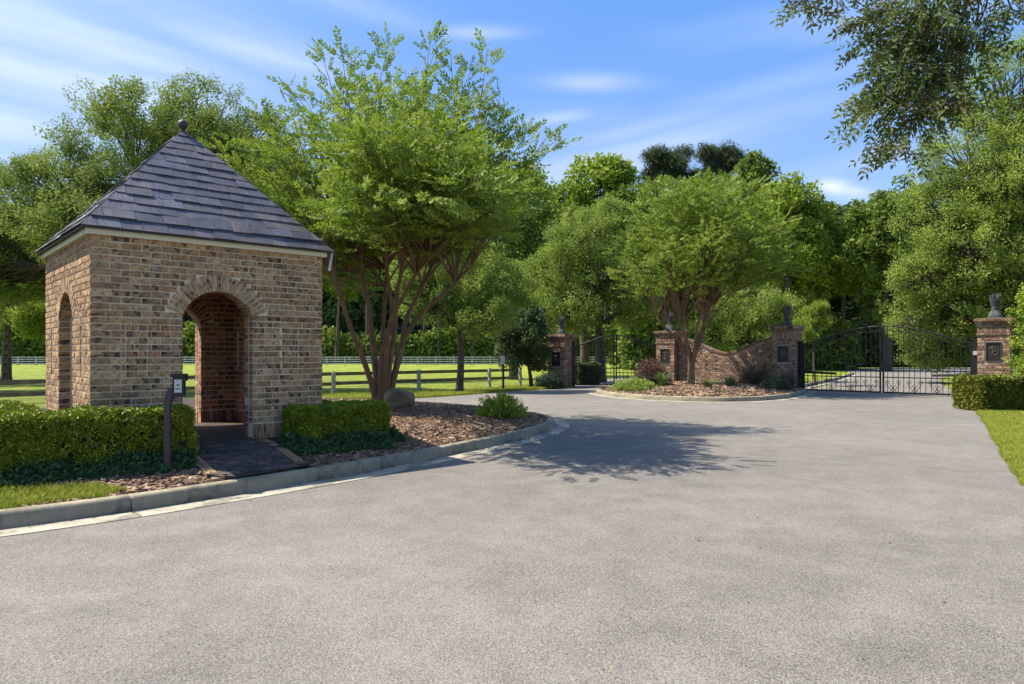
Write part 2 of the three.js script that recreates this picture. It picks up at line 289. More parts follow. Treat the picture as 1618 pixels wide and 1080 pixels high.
// planting beds: sheets inside the kerbs
{
  const inner = offsetLine(frontCurb, 0.15), g = new GB(), N = 60, half = 130;
  // loft between the near run and the far run of the kerb line
  const rows = []; for (let k = 0; k <= half; k++) { const a = inner[k], b = inner[inner.length - 1 - k], row = []; for (let t = 0; t <= N; t++) { const x = mix(a[0], b[0], t / N), d = mix(a[1], b[1], t / N); row.push(g.v(x, bedHeight(x, d), -d, x, d)); } rows.push(row); }
  for (let k = 1; k < rows.length; k++) for (let t = 1; t <= N; t++) g.quad(rows[k - 1][t - 1], rows[k][t - 1], rows[k][t], rows[k - 1][t]);
  structure('planting_bed_soil', g.geo(true), M.soil, 'brown soil bed of the guardhouse island');
  const in2 = offsetLine(island2Line, 0.15), g2 = new GB(), c = [7.4, 26]; let prev = null; const R2 = 14;
  in2.forEach(([x, d]) => { const row = []; for (let t = 0; t <= R2; t++) { const xx = mix(x, c[0], t / R2), dd = mix(d, c[1], t / R2); row.push(g2.v(xx, bed2Height(xx, dd), -dd, xx, dd)); } if (prev) for (let t = 1; t <= R2; t++) g2.quad(prev[t - 1], row[t - 1], row[t], prev[t]); prev = row; });
  structure('planting_bed_soil', g2.geo(true), M.soil, 'brown soil bed before the curved brick wall');
}
console.log('ground done');

// ---------------------------------------------------------------- bricks
const brickTones = [[0.613, 0.406, 0.221], [0.584, 0.371, 0.198], [0.673, 0.464, 0.266], [0.524, 0.326, 0.175], [0.544, 0.298, 0.157], [0.455, 0.298, 0.171], [0.713, 0.509, 0.303], [0.395, 0.258, 0.153], [0.604, 0.397, 0.228], [0.524, 0.348, 0.202], [0.653, 0.438, 0.247]];
const redTones = [[0.652, 0.325, 0.175], [0.566, 0.26, 0.146], [0.721, 0.406, 0.233], [0.429, 0.195, 0.116], [0.618, 0.374, 0.233], [0.343, 0.179, 0.124]];  // inner faces: redder brick, also brightened and warmed to stand for bounced sunlight
const darkTones = [[0.09, 0.079, 0.074], [0.12, 0.102, 0.09], [0.156, 0.12, 0.106], [0.072, 0.066, 0.066], [0.204, 0.132, 0.102]];
const brickMat = (c) => std(c, { map: T.brick, bumpMap: T.brick, bumpScale: 0.014, roughness: 0.92 });
const brickMats = brickTones.map(brickMat), redMats = redTones.map(brickMat), darkMats = darkTones.map(brickMat);
const mergedBrick = new THREE.MeshStandardMaterial({ color: 0xffffff, vertexColors: true, map: T.brick, bumpMap: T.brick, bumpScale: 0.014, roughness: 0.92 });
const brickGeos = [];
{
  const r = rngOf(11);
  for (let k = 0; k < 14; k++) {
    const g = new GB(), ou = r(), ov = r(), j = (a) => (r() - 0.5) * a, mk = (x, y, z) => g.v(x, y, z, ou + x * 0.22 + z * 0.05, ov + y * 0.08 + z * 0.03);
    const c4 = [[-1, -1], [1, -1], [1, 1], [-1, 1]], back = c4.map(([x, y]) => mk(x * 0.5, y * 0.5, -0.5));
    const mid = c4.map(([x, y]) => mk(x * (0.5 + j(0.012)), y * (0.5 + j(0.05)), 0.43)), fr = c4.map(([x, y]) => mk(x * (0.478 + j(0.024)), y * (0.44 + j(0.06)), 0.5 + j(0.025)));
    for (let n = 0; n < 4; n++) { const m = (n + 1) % 4; g.quad(back[n], back[m], mid[m], mid[n]); g.quad(mid[n], mid[m], fr[m], fr[n]); }
    const cc = mk(j(0.3), j(0.3), 0.51 + j(0.03)); for (let n = 0; n < 4; n++) g.tri(fr[n], fr[(n + 1) % 4], cc);
    brickGeos.push(g.geo());
  }
}
// One face of brickwork in running bond. face: {o, a, n} origin, along, outward; returns brick records
function courseFace({ o, a, n, len, y0, y1, ch = 0.083, bl = 0.227, mort = 0.012, depth = 0.13, cut = () => [], fills = [], quoin = null, seed = 1, proud = 0.006, ends = [0, 0] }) {
  const r = rngOf(seed), out = [], rows = Math.round((y1 - y0) / ch), h = (y1 - y0) / rows;
  for (let k = 0; k < rows; k++) {
    const yb = y0 + k * h, ym = yb + h / 2, odd = k % 2;
    let s0 = 0 - ends[0] * 0, s1 = len, start = odd ? -bl / 2 : 0;
    if (quoin) { const own = quoin === 'a' ? !odd : odd; if (own) { s0 = -proud; s1 = len + proud; start = s0; } else { s0 = 0.112; s1 = len - 0.112; start = s0; } }
    let x = start; const spans = [];
    while (x < s1 - 0.02) { let e = x + bl * (1 + (r() - 0.5) * 0.05); if (s1 - e < 0.07) e = s1 + mort; spans.push([Math.max(x, s0), Math.min(e - mort, s1)]); x = e; }
    const gaps = cut(ym, h / 2);
    for (const f of fills) if (ym > f.y0 && ym < f.y1) { gaps.push([f.a0, f.a1]); const m = mix(f.a0, f.a1, odd ? 0.58 : 0.4); spans.push([f.a0 + 0.002, m - mort / 2, 1], [m + mort / 2, f.a1 - 0.002, 1]); }
    for (const sp of spans) {
      let list = [sp];
      if (!sp[2]) for (const [g0, g1] of gaps) list = list.flatMap(([p, q]) => q <= g0 - mort || p >= g1 + mort ? [[p, q]] : [[p, Math.min(q, g0 - mort)], [Math.max(p, g1 + mort), q]]);
      for (const [p, q] of list) if (q - p > (bl < 0.1 ? 0.015 : 0.018)) out.push({ a0: p, a1: q, y: yb + h / 2 + (r() - 0.5) * 0.003, h: h - mort + (r() - 0.5) * 0.004, proud: proud + (r() - 0.5) * 0.006, depth, face: { o, a, n }, rnd: r(), g: Math.floor(r() * brickGeos.length), flip: r() < 0.5 });
    }
  }
  return out;
}
function brickMatrix(b) {
  const { o, a, n } = b.face, y = new THREE.Vector3(0, 1, 0), X = a.clone(), handed = new THREE.Vector3().crossVectors(X, y).dot(n) < 0; if (handed) X.negate();
  const mid = (b.a0 + b.a1) / 2, c = o.clone().addScaledVector(a, mid).addScaledVector(n, b.proud - b.depth / 2).addScaledVector(y, b.y - o.y);
  return new THREE.Matrix4().makeBasis(X.multiplyScalar(b.a1 - b.a0), y.multiplyScalar(b.h), n.clone().multiplyScalar(b.depth)).setPosition(c);
}
const pickTone = (r, n) => Math.min(n - 1, Math.floor(r * n));
function layBricks(list, parent, mats, name = 'brick') { for (const b of list) { const m = mesh(name, brickGeos[b.g], mats[pickTone(b.rnd, mats.length)], parent); m.applyMatrix4(brickMatrix(b)); } }
function mergeBricks(list, parent, tones, name) {
  if (!list.length) return; const gs = list.map((b) => { const g = brickGeos[b.g].clone().applyMatrix4(brickMatrix(b)), c = tones[pickTone(b.rnd, tones.length)], n = g.attributes.position.count, col = new Float32Array(n * 3); for (let k = 0; k < n; k++) col.set(c, k * 3); g.setAttribute('color', new THREE.BufferAttribute(col, 3)); g.computeVertexNormals(); return g; });
  const m = mesh(name, mergeGeometries(gs), mergedBrick, parent); m.userData.kind = 'stuff'; return m;
}

// ---------------------------------------------------------------- guardhouse
const GH = { x: -4.775, d: 7.82, turn: 42.45 * Math.PI / 180, W: 2.84, S: 0.94 };      // built at drawing size, then scaled to the surveyed size
const ghc = Math.cos(GH.turn), ghs = Math.sin(GH.turn);
const ghWorld = (u, v) => [GH.x + u * ghc - v * ghs, GH.d + u * ghs + v * ghc];           // local (along front, inwards) -> (x, depth)
const ghLocal = (x, d) => { const a = x - GH.x, b = d - GH.d; return [a * ghc + b * ghs, -a * ghs + b * ghc]; };
{
  const W = 3.02, Th = 0.3, y0 = 0.3, top = 2.95, g = thing('guardhouse', 'square brick guardhouse with arched openings and a pyramid slate roof', 'guardhouse', GH.x, 0.09, GH.d, GH.turn); g.scale.setScalar(GH.S);
  const AC = W / 2, HW = 0.46, SP = 2.0, CR = 2.33, R = (HW * HW + (CR - SP) ** 2) / (2 * (CR - SP)), YC = CR - R, RO = R + 0.215, ang = Math.asin(HW / R);
  const X = new THREE.Vector3(1, 0, 0), Z = new THREE.Vector3(0, 0, 1), nX = X.clone().negate(), nZ = Z.clone().negate();
  const SH = 0.2;                                      // the rear opening stands a little right of centre
  const cutAt = (off, slits, sh = 0) => (ym, hh) => {
    const o = []; const c = AC - off + sh;
    if (ym < SP + 0.03) o.push([c - HW + 0.012, c + HW - 0.012]); else if (ym - hh < YC + RO) { const q = RO * RO - Math.max(0, ym - YC) ** 2; if (q > 0) { const w = Math.sqrt(q) + 0.004; o.push([c - w, c + w]); } }
    if (slits && ym > 1.17 && ym < 1.84) for (const s of [0.5, W - 0.5]) o.push([s - off - 0.04, s - off + 0.04]);
    return o;
  };
  const P = (x, y, z) => new THREE.Vector3(x, y, z);
  // mortar cores, 6 mm behind the brick faces
  function core(name, len, slits, place, sh = 0) {
    const s = new THREE.Shape(), e = 0.006; const c = len / 2 + sh, hw = HW + e;
    s.moveTo(0, y0 - 0.1); s.lineTo(c - hw, y0 - 0.1); s.lineTo(c - hw, SP);
    for (let k = 0; k <= 18; k++) { const t = -ang + 2 * ang * k / 18; s.lineTo(c + (R + e) * Math.sin(t), YC + (R + e) * Math.cos(t)); }
    s.lineTo(c + hw, SP); s.lineTo(c + hw, y0 - 0.1); s.lineTo(len, y0 - 0.1); s.lineTo(len, top); s.lineTo(0, top); s.closePath();
    if (slits) for (const q of [0.5, W - 0.5]) { const h = new THREE.Path(), m = q - (W - len) / 2; h.moveTo(m - 0.05, 1.17); h.lineTo(m + 0.05, 1.17); h.lineTo(m + 0.05, 1.84); h.lineTo(m - 0.05, 1.84); h.closePath(); s.holes.push(h); }
    const geo = new THREE.ExtrudeGeometry(s, { depth: Th - 0.012, bevelEnabled: false, curveSegments: 4 });
    geo.applyMatrix4(place); return mesh(name, geo, M.mortar, g);
  }
  const wallMat = (o, a, n) => new THREE.Matrix4().makeBasis(a, new THREE.Vector3(0, 1, 0), n).setPosition(o);
  const front = core('front_wall', W - 0.012, false, wallMat(P(0.006, 0, -Th + 0.006), X, Z));
  const back = core('back_wall', W - 0.012, false, wallMat(P(0.006, 0, -W + 0.006), X, Z), SH);
  const left = core('side_wall', W - 2 * Th + 0.012, true, wallMat(P(0.006, 0, -(Th - 0.006)), nZ, X));
  const right = core('side_wall', W - 2 * Th + 0.012, true, wallMat(P(W - Th + 0.006, 0, -(Th - 0.006)), nZ, X));
  const common = { y0: y0 + 0.215, y1: top, depth: 0.135 };
  const infill = [{ a0: 0.385, a1: 0.625, y0: 1.16, y1: 1.86 }, { a0: 2.40, a1: 2.64, y0: 1.16, y1: 1.86 }];
  const fF = courseFace({ ...common, o: P(0, 0, 0), a: X, n: Z, len: W, cut: cutAt(0), quoin: 'a', fills: infill, seed: 101 });
  const fL = courseFace({ ...common, o: P(0, 0, 0), a: nZ, n: nX, len: W, cut: cutAt(0, true), quoin: 'b', seed: 102 });
  const fR = courseFace({ ...common, o: P(W, 0, 0), a: nZ, n: X, len: W, cut: cutAt(0, true), quoin: 'b', seed: 103 });
  const fB = courseFace({ ...common, o: P(0, 0, -W), a: X, n: nZ, len: W, cut: cutAt(0, false, SH), quoin: 'a', seed: 104 });
  const IL = W - 2 * Th;
  const iF = courseFace({ ...common, o: P(Th, 0, -Th), a: X, n: nZ, len: IL, cut: cutAt(Th), seed: 105 });
  const iB = courseFace({ ...common, o: P(Th, 0, -W + Th), a: X, n: Z, len: IL, cut: cutAt(Th, false, SH), seed: 106 });
  const iL = courseFace({ ...common, o: P(Th, 0, -Th), a: nZ, n: X, len: IL, cut: cutAt(Th, true), seed: 107 });
  const iR = courseFace({ ...common, o: P(W - Th, 0, -Th), a: nZ, n: nX, len: IL, cut: cutAt(Th, true), seed: 108 });
  // soldier plinth: upright bricks, a little proud
  const soldier = (o, a, n, len, off, seed, sh = 0) => courseFace({ o, a, n, len, y0: y0 - 0.02, y1: y0 + 0.208, ch: 0.228, bl: 0.079, mort: 0.011, depth: 0.14, proud: 0.014, cut: () => [[AC - off + sh - HW + 0.016, AC - off + sh + HW - 0.016]], seed });
  const sF = soldier(P(0, 0, 0), X, Z, W, 0, 111), sL = soldier(P(0, 0, 0), nZ, nX, W, 0, 112), sR = soldier(P(W, 0, 0), nZ, X, W, 0, 113), sB = soldier(P(0, 0, -W), X, nZ, W, 0, 114, SH);
  const sIF = soldier(P(Th, 0, -Th), X, nZ, IL, Th, 117), sIB = soldier(P(Th, 0, -W + Th), X, Z, IL, Th, 115, SH), sIR = soldier(P(W - Th, 0, -Th), nZ, nX, IL, Th, 116);
  const [singles, restF] = (() => { const vis = fF.filter((b) => b.y > 0.62 || b.a0 > 1.4).sort((p, q) => p.a0 - q.a0); return [vis.slice(0, 230), [...vis.slice(230), ...fF.filter((b) => !vis.includes(b))]]; })();
  const byNear = restF.sort((p, q) => q.y - p.y);
  layBricks(singles, front, brickMats);
  layBricks(byNear.slice(0, 70), front, brickMats);
  mergeBricks([...byNear.slice(70), ...sF], front, brickTones, 'brickwork');
  mergeBricks([...iF, ...sIF], front, redTones, 'brickwork');
  mergeBricks([...fL, ...sL], left, brickTones, 'brickwork'); mergeBricks(iL, left, redTones, 'brickwork');
  mergeBricks([...fR, ...sR], right, brickTones, 'brickwork'); mergeBricks([...iR, ...sIR], right, redTones, 'brickwork');
  mergeBricks([...fB, ...sB], back, brickTones, 'brickwork'); mergeBricks([...iB, ...sIB], back, redTones, 'brickwork');
  // arch rings
  function ring(parent, place, zs, mats, seed, count = 23) {
    const r = rngOf(seed);
    for (let k = 0; k < count; k++) {
      const t0 = -ang + 2 * ang * (k + 0.09) / count, t1 = -ang + 2 * ang * (k + 0.91) / count, b = new GB(), ou = r(), ov = r(), pr = (r() - 0.5) * 0.006, ro = RO + (r() - 0.5) * 0.012;
      const q = [[R - 0.002, t0], [R - 0.002, t1], [ro, t1 - 0.006], [ro, t0 + 0.006]].map(([q2, t]) => [AC + q2 * Math.sin(t), YC + q2 * Math.cos(t)]);
      const f = q.map(([x, y]) => b.v(x, y, zs[1] + pr, ou + x * 0.9, ov + y * 0.9)), k2 = q.map(([x, y]) => b.v(x, y, zs[0], ou + x + 0.05, ov + y));
      b.quad(f[0], f[1], f[2], f[3]); b.quad(k2[3], k2[2], k2[1], k2[0]); for (let n = 0; n < 4; n++) { const m = (n + 1) % 4; b.quad(f[n], k2[n], k2[m], f[m]); }
      const geo = b.geo(); geo.applyMatrix4(place); mesh('voussoir', geo, mats[pickTone(r(), mats.length)], parent);
    }
  }
  const paleMats = [0, 2, 6, 8, 9, 1].map((k) => brickMats[k]);
  const I = new THREE.Matrix4();
  ring(front, I, [-0.145, 0.008], paleMats, 121); ring(front, I, [-Th - 0.006, -0.155], redMats, 122);
  const lf = wallMat(P(0, 0, -W), Z, nX);
  ring(left, lf, [-0.145, 0.008], paleMats, 123); ring(left, lf, [-Th - 0.006, -0.155], redMats, 124);
  const bk = wallMat(P(SH, 0, -W + Th), X, Z); ring(back, bk, [-0.145, 0.008], redMats, 125); ring(back, bk, [-Th - 0.006, -0.155], paleMats, 126);
  const rt = wallMat(P(W, 0, 0), nZ, X); ring(right, rt, [-0.145, 0.008], paleMats, 127); ring(right, rt, [-Th - 0.006, -0.155], redMats, 128);
  // floor slab and ceiling
  mesh('floor_slab', boxGeo(W / 2, y0 - 0.06, -W / 2, W - 0.03, 0.14, W - 0.03), M.aggregate, g);
  mesh('ceiling', boxGeo(W / 2, top + 0.03, -W / 2, W - 0.2, 0.05, W - 0.2), M.cream, g);
  // cornice
  const ov = 0.055, cy = top + 0.02;
  for (const [cx, cz, sx, sz] of [[W / 2, ov / 2 - 0.05, W + 2 * ov, ov + 0.1], [W / 2, -W - ov / 2 + 0.05, W + 2 * ov, ov + 0.1], [-ov / 2 + 0.05, -W / 2, ov + 0.1, W - 0.1], [W + ov / 2 - 0.05, -W / 2, ov + 0.1, W - 0.1]]) mesh('cornice_board', boxGeo(cx, cy, cz, sx, 0.075, sz), M.cream, g);
  // roof
  const E = W / 2 + 0.115, ey = top + 0.062, rise = 4.86 - ey, S = Math.hypot(E, rise), roof = new THREE.Group(); roof.name = 'roof'; roof.position.set(W / 2, 0, -W / 2); g.add(roof);
  const deck = new GB(), ap = new THREE.Vector3(0, ey + rise - 0.03, 0), cs = [[1, 1], [1, -1], [-1, -1], [-1, 1]].map(([a, b]) => new THREE.Vector3(a * (E - 0.02), ey, b * (E - 0.02)));
  for (let k = 0; k < 4; k++) deck.poly([cs[k], cs[(k + 1) % 4], ap]); deck.poly([...cs].reverse());
  mesh('roof_deck', deck.geo(), M.lead, roof);
  for (const [x, z, sx, sz] of [[0, E - 0.012, 2 * E, 0.024], [0, -E + 0.012, 2 * E, 0.024], [E - 0.012, 0, 0.024, 2 * E - 0.05], [-E + 0.012, 0, 0.024, 2 * E - 0.05]]) mesh('drip_edge', boxGeo(x, ey - 0.006, z, sx, 0.03, sz), M.lead, roof);
  const slateTones = [[0.155, 0.152, 0.185], [0.185, 0.175, 0.195], [0.125, 0.128, 0.165], [0.21, 0.185, 0.19], [0.145, 0.15, 0.19]];
  const slateMats = slateTones.map((c) => std(c, { map: T.slate, bumpMap: T.slate, bumpScale: 0.004, roughness: 0.52 }));
  const slateMerged = new THREE.MeshStandardMaterial({ vertexColors: true, map: T.slate, bumpMap: T.slate, bumpScale: 0.004, roughness: 0.52 });
  const r = rngOf(201), rows = 14, ex = S / rows, merged = [];
  for (let side = 0; side < 4; side++) {
    const turn = new THREE.Matrix4().makeRotationY(side * Math.PI / 2);          // side 0 front, 1 right, 2 back, 3 left
    for (let k = 0; k < rows; k++) {
      let a = -E - r() * 0.2; const wb = k === 0 ? 0.26 : 0.30;
      while (a < E) {
        const w = wb * (0.8 + r() * 0.4), s0 = k * ex - (k === 0 ? 0.015 : (r() - 0.3) * 0.02), s1 = Math.min(S, (k + 1) * ex + 0.05), a0 = a + 0.003, a1 = a + w - 0.003; a += w;
        let poly = [[a0, s0], [a1, s0], [a1, s1], [a0, s1]];
        for (const sg of [1, -1]) { const keep = ([x, s]) => E * (1 - s / S) + 0.004 - sg * x, o = []; poly.forEach((p, n) => { const q = poly[(n + 1) % poly.length], f0 = keep(p), f1 = keep(q); if (f0 >= 0) o.push(p); if (f0 * f1 < 0) { const t = f0 / (f0 - f1); o.push([mix(p[0], q[0], t), mix(p[1], q[1], t)]); } }); poly = o; if (poly.length < 3) break; }
        if (poly.length < 3) continue; const xs = poly.map((p) => p[0]); if (Math.max(...xs) - Math.min(...xs) < 0.03) continue;
        const lift = 0.011 + r() * 0.010, th = k === 1 ? 0.02 : 0.008 + r() * 0.005, b = new GB(), ou = r(), ovv = r(), tw = (r() - 0.5) * 0.008;
        const at = (x, s, top2) => { const t = (s - s0) / (s1 - s0), n = 0.004 + lift * (1 - t) + tw * (x - a0) / w + (top2 ? th : 0), cE = E / S, cR = rise / S; return new THREE.Vector3(x, ey + s * cR + n * cE, E - s * cE + n * cR).applyMatrix4(turn); };
        const tops = poly.map(([x, s]) => at(x, s, true)), bots = poly.map(([x, s]) => at(x, s, false));
        const ti = tops.map((p, n) => b.v(p.x, p.y, p.z, ou + poly[n][0] * 0.8, ovv + poly[n][1] * 0.8)); for (let n = 2; n < ti.length; n++) b.tri(ti[0], ti[n - 1], ti[n]);
        const t2 = tops.map((p, n) => b.v(p.x, p.y, p.z, ou, ovv + n * 0.02)), b2 = bots.map((p, n) => b.v(p.x, p.y, p.z, ou + 0.02, ovv + n * 0.02)); for (let n = 0; n < t2.length; n++) { const m = (n + 1) % t2.length; b.quad(t2[n], b2[n], b2[m], t2[m]); }
        const tone = pickTone(r(), 5);
        if (side === 0 || side === 3) mesh('slate', b.geo(), slateMats[tone], roof);
        else { const gg = b.geo(), n = gg.attributes.position.count, col = new Float32Array(n * 3); for (let q = 0; q < n; q++) col.set(slateTones[tone], q * 3); gg.setAttribute('color', new THREE.BufferAttribute(col, 3)); merged.push(gg); }
      }
    }
  }
  mesh('slates', mergeGeometries(merged), slateMerged, roof).userData.kind = 'stuff';
  for (let k = 0; k < 4; k++) { const c = cs[k].clone().multiplyScalar(1.002); c.y = ey + 0.02; mesh('hip_flashing', tubeGeo([c, new THREE.Vector3(0, ey + rise + 0.005, 0)], 0.012, 5), M.lead, roof); }
  const fin = new THREE.LatheGeometry([[0.001, 0], [0.05, 0], [0.045, 0.02], [0.025, 0.035], [0.03, 0.045], [0.052, 0.06], [0.068, 0.085], [0.073, 0.115], [0.066, 0.147], [0.048, 0.172], [0.02, 0.187], [0.001, 0.19]].map(([a, b]) => new THREE.Vector2(a, b)), 20); fin.translate(0, ey + rise - 0.02, 0);
  mesh('ball_finial', fin, M.lead, roof);
  // slim white tube bracketed below the right-hand eave
  const tb = mesh('tube_lamp', tubeGeo([P(W + 0.13, 2.74, -0.02), P(W + 0.17, 3.06, 0.0)], 0.022, 8), M.whitePaint, g); mesh('bracket', boxGeo(W + 0.10, 2.86, -0.02, 0.08, 0.03, 0.03), M.lead, tb);
}
console.log('guardhouse done');

// entrance walk
{
  const walk = new THREE.Group(); walk.name = 'entrance_walk'; walk.userData = { kind: 'structure', label: 'dark brick walk from the kerb to the guardhouse arch' };
  walk.position.set(GH.x, 0, -GH.d); walk.rotation.y = GH.turn; scene.add(walk);
  const r = rngOf(301), u0 = 0.84, u1 = 2.0, vEnd = (u) => { for (let v = 0.2; v < 4; v += 0.01) { const [x, d] = ghWorld(u, -v); if (!inside(island, x, d) || distTo(frontCurb, x, d) < 0.185) return v; } return 2; };
  const yAt = (v) => 0.362 - 0.21 * sstep(0.1, 1.75, v), base = new GB(), rows = [];
  for (let k = 0; k <= 10; k++) { const u = mix(u0, u1, k / 10), e = vEnd(u); const row = []; for (let t = 0; t <= 10; t++) { const v = -0.3 + (e + 0.3) * t / 10; row.push(base.v(u, yAt(v) - 0.010, v, u, v)); } rows.push(row); }
  for (let k = 1; k < rows.length; k++) for (let t = 1; t <= 10; t++) base.quad(rows[k - 1][t - 1], rows[k - 1][t], rows[k][t], rows[k][t - 1]);
  mesh('joint_bedding', base.geo(true), M.soil, walk);
  const pave = (uA, uB, vA, vB, mats) => {
    const g = brickGeos[Math.floor(r() * brickGeos.length)], m = mesh('paver', g, mats[pickTone(r(), mats.length)], walk), sl = (yAt(vB) - yAt(vA)) / (vB - vA);
    m.position.set((uA + uB) / 2, yAt((vA + vB) / 2) - 0.022 + (r() - 0.5) * 0.005, (vA + vB) / 2); m.rotation.set(-Math.PI / 2 - Math.atan(sl) * 1, 0, 0); m.scale.set(uB - uA, vB - vA, 0.05);
  };
  const edge = [brickMats[1], brickMats[3], brickMats[9], brickMats[5], darkMats[2]];
  for (const [a, b] of [[u0, u0 + 0.12], [u1 - 0.12, u1]]) for (let v = -0.02; v + 0.1 < vEnd((a + b) / 2); v += 0.108) pave(a, b, v, v + 0.098, edge);
  let row = 0; for (let v = -0.02; v < 2.6; v += 0.108, row++) for (let u = u0 + 0.128 - (row % 2 ? 0.11 : 0); u < u1 - 0.13; u += 0.222) { const a = Math.max(u, u0 + 0.13), b = Math.min(u + 0.213, u1 - 0.13); if (b - a > 0.04 && v + 0.1 < vEnd((a + b) / 2) && v + 0.1 < vEnd(a) && v + 0.1 < vEnd(b)) pave(a, b, v, v + 0.098, darkMats); }
}

// ---------------------------------------------------------------- foliage kit
function leafClump(n, len, wid, seed, flat = 0) {          // leaves spread through a unit ball
  const g = new GB(), r = rngOf(seed), a = new THREE.Vector3(), q = new THREE.Quaternion();
  for (let k = 0; k < n; k++) {
    let p; do p = new THREE.Vector3(r() * 2 - 1, (r() * 2 - 1) * (1 - flat), r() * 2 - 1); while (p.lengthSq() > 1);
    q.setFromEuler(new THREE.Euler((r() - 0.5) * 1.9, r() * 6.283, (r() - 0.5) * 1.9, 'YXZ'));
    const l = len * (0.75 + r() * 0.5), w = wid * (0.75 + r() * 0.5), f = 0.22 * w;
    const pt = [[0, 0, -l / 2], [w / 2, f, -l * 0.05], [0, 0, l / 2], [-w / 2, f, -l * 0.05]].map(([x, y, z]) => a.set(x, y, z).applyQuaternion(q).add(p).clone());
    const i = pt.map((c) => g.v(c.x, c.y, c.z)); g.tri(i[0], i[1], i[2]); g.tri(i[0], i[2], i[3]);
  }
  return g.geo();
}
function leafSpray(pairs, len, leaf, wid, seed) {          // a twig along +z with leaves in two ranks
  const g = new GB(), r = rngOf(seed), tw = [new THREE.Vector3(0, 0, 0), new THREE.Vector3(0, 0.03 * len, len * 0.5), new THREE.Vector3(0, -0.02 * len, len)];
  g.tube(tw, [len * 0.012, len * 0.009, len * 0.004], 3, false);
  const q = new THREE.Quaternion(), a = new THREE.Vector3();
  for (let k = 0; k < pairs * 2 + 1; k++) {
    const t = (Math.floor(k / 2) + 0.6) / (pairs + 0.2), sd = k % 2 ? 1 : -1, tip = k === pairs * 2;
    q.setFromEuler(new THREE.Euler((r() - 0.5) * 0.9, tip ? 0 : sd * (0.9 + (r() - 0.5) * 0.5), (r() - 0.5) * 1.1, 'YXZ'));
    const l = leaf * (0.8 + r() * 0.4), w = wid * (0.8 + r() * 0.4), f = 0.16 * w, o = new THREE.Vector3(0, 0.01 * len, len * Math.min(1, t));
    const pt = [[0, 0, 0], [w / 2, f, l * 0.42], [0, -0.08 * l, l], [-w / 2, f, l * 0.42]].map(([x, y, z]) => a.set(x, y, z).applyQuaternion(q).add(o).clone());
    const i = pt.map((c) => g.v(c.x, c.y, c.z)); g.tri(i[0], i[1], i[2]); g.tri(i[0], i[2], i[3]);
  }
  return g.geo();
}
const clumps = { fine: leafClump(18, 0.42, 0.2, 1), broad: leafClump(14, 0.55, 0.34, 2), far: leafClump(16, 0.62, 0.40, 3), needle: leafClump(26, 0.75, 0.07, 4), box: leafClump(14, 0.75, 0.48, 5), ivy: leafClump(7, 0.8, 0.62, 6, 0.6) };
const LM = { leaf: leafMat([1, 1, 1], 0.5, 0.75), gloss: leafMat([1, 1, 1], 0.36, 0.45), dull: leafMat([1, 1, 1], 0.4, 0.75) };
const tintOf = (tones, r) => { const c = tones[Math.floor(r() * tones.length)], k = 0.8 + r() * 0.4; return [c[0] * k, c[1] * k, c[2] * k]; };
const TONE = {
  myrtle: [[0.205, 0.298, 0.031], [0.249, 0.336, 0.04], [0.161, 0.253, 0.031], [0.303, 0.372, 0.043]],
  oak: [[0.202, 0.271, 0.051], [0.263, 0.33, 0.061], [0.168, 0.237, 0.051], [0.311, 0.376, 0.079]],
  olive: [[0.294, 0.374, 0.057], [0.245, 0.334, 0.054], [0.353, 0.424, 0.081], [0.195, 0.283, 0.049]],
  bright: [[0.305, 0.394, 0.041], [0.248, 0.348, 0.038], [0.371, 0.442, 0.051], [0.204, 0.292, 0.036]],
  dark: [[0.08, 0.129, 0.041], [0.099, 0.154, 0.045], [0.125, 0.188, 0.049], [0.068, 0.106, 0.039]],
  mid: [[0.205, 0.287, 0.041], [0.168, 0.244, 0.04], [0.253, 0.329, 0.048], [0.144, 0.213, 0.039]],
  pine: [[0.064, 0.094, 0.043], [0.079, 0.114, 0.048], [0.094, 0.122, 0.057]],
  sun: [[0.289, 0.372, 0.037], [0.248, 0.343, 0.037], [0.33, 0.385, 0.056]],
};
const bend = (a, b, k, r, n = 5) => { const out = []; const o = new THREE.Vector3((r() - 0.5), (r() - 0.5) * 0.5, (r() - 0.5)).multiplyScalar(a.distanceTo(b) * k); for (let i = 0; i <= n; i++) { const t = i / n; out.push(a.clone().lerp(b, t).addScaledVector(o, Math.sin(t * Math.PI))); } return out; };
const taper = (n, a, b) => Array.from({ length: n }, (_, i) => mix(a, b, i / (n - 1)));

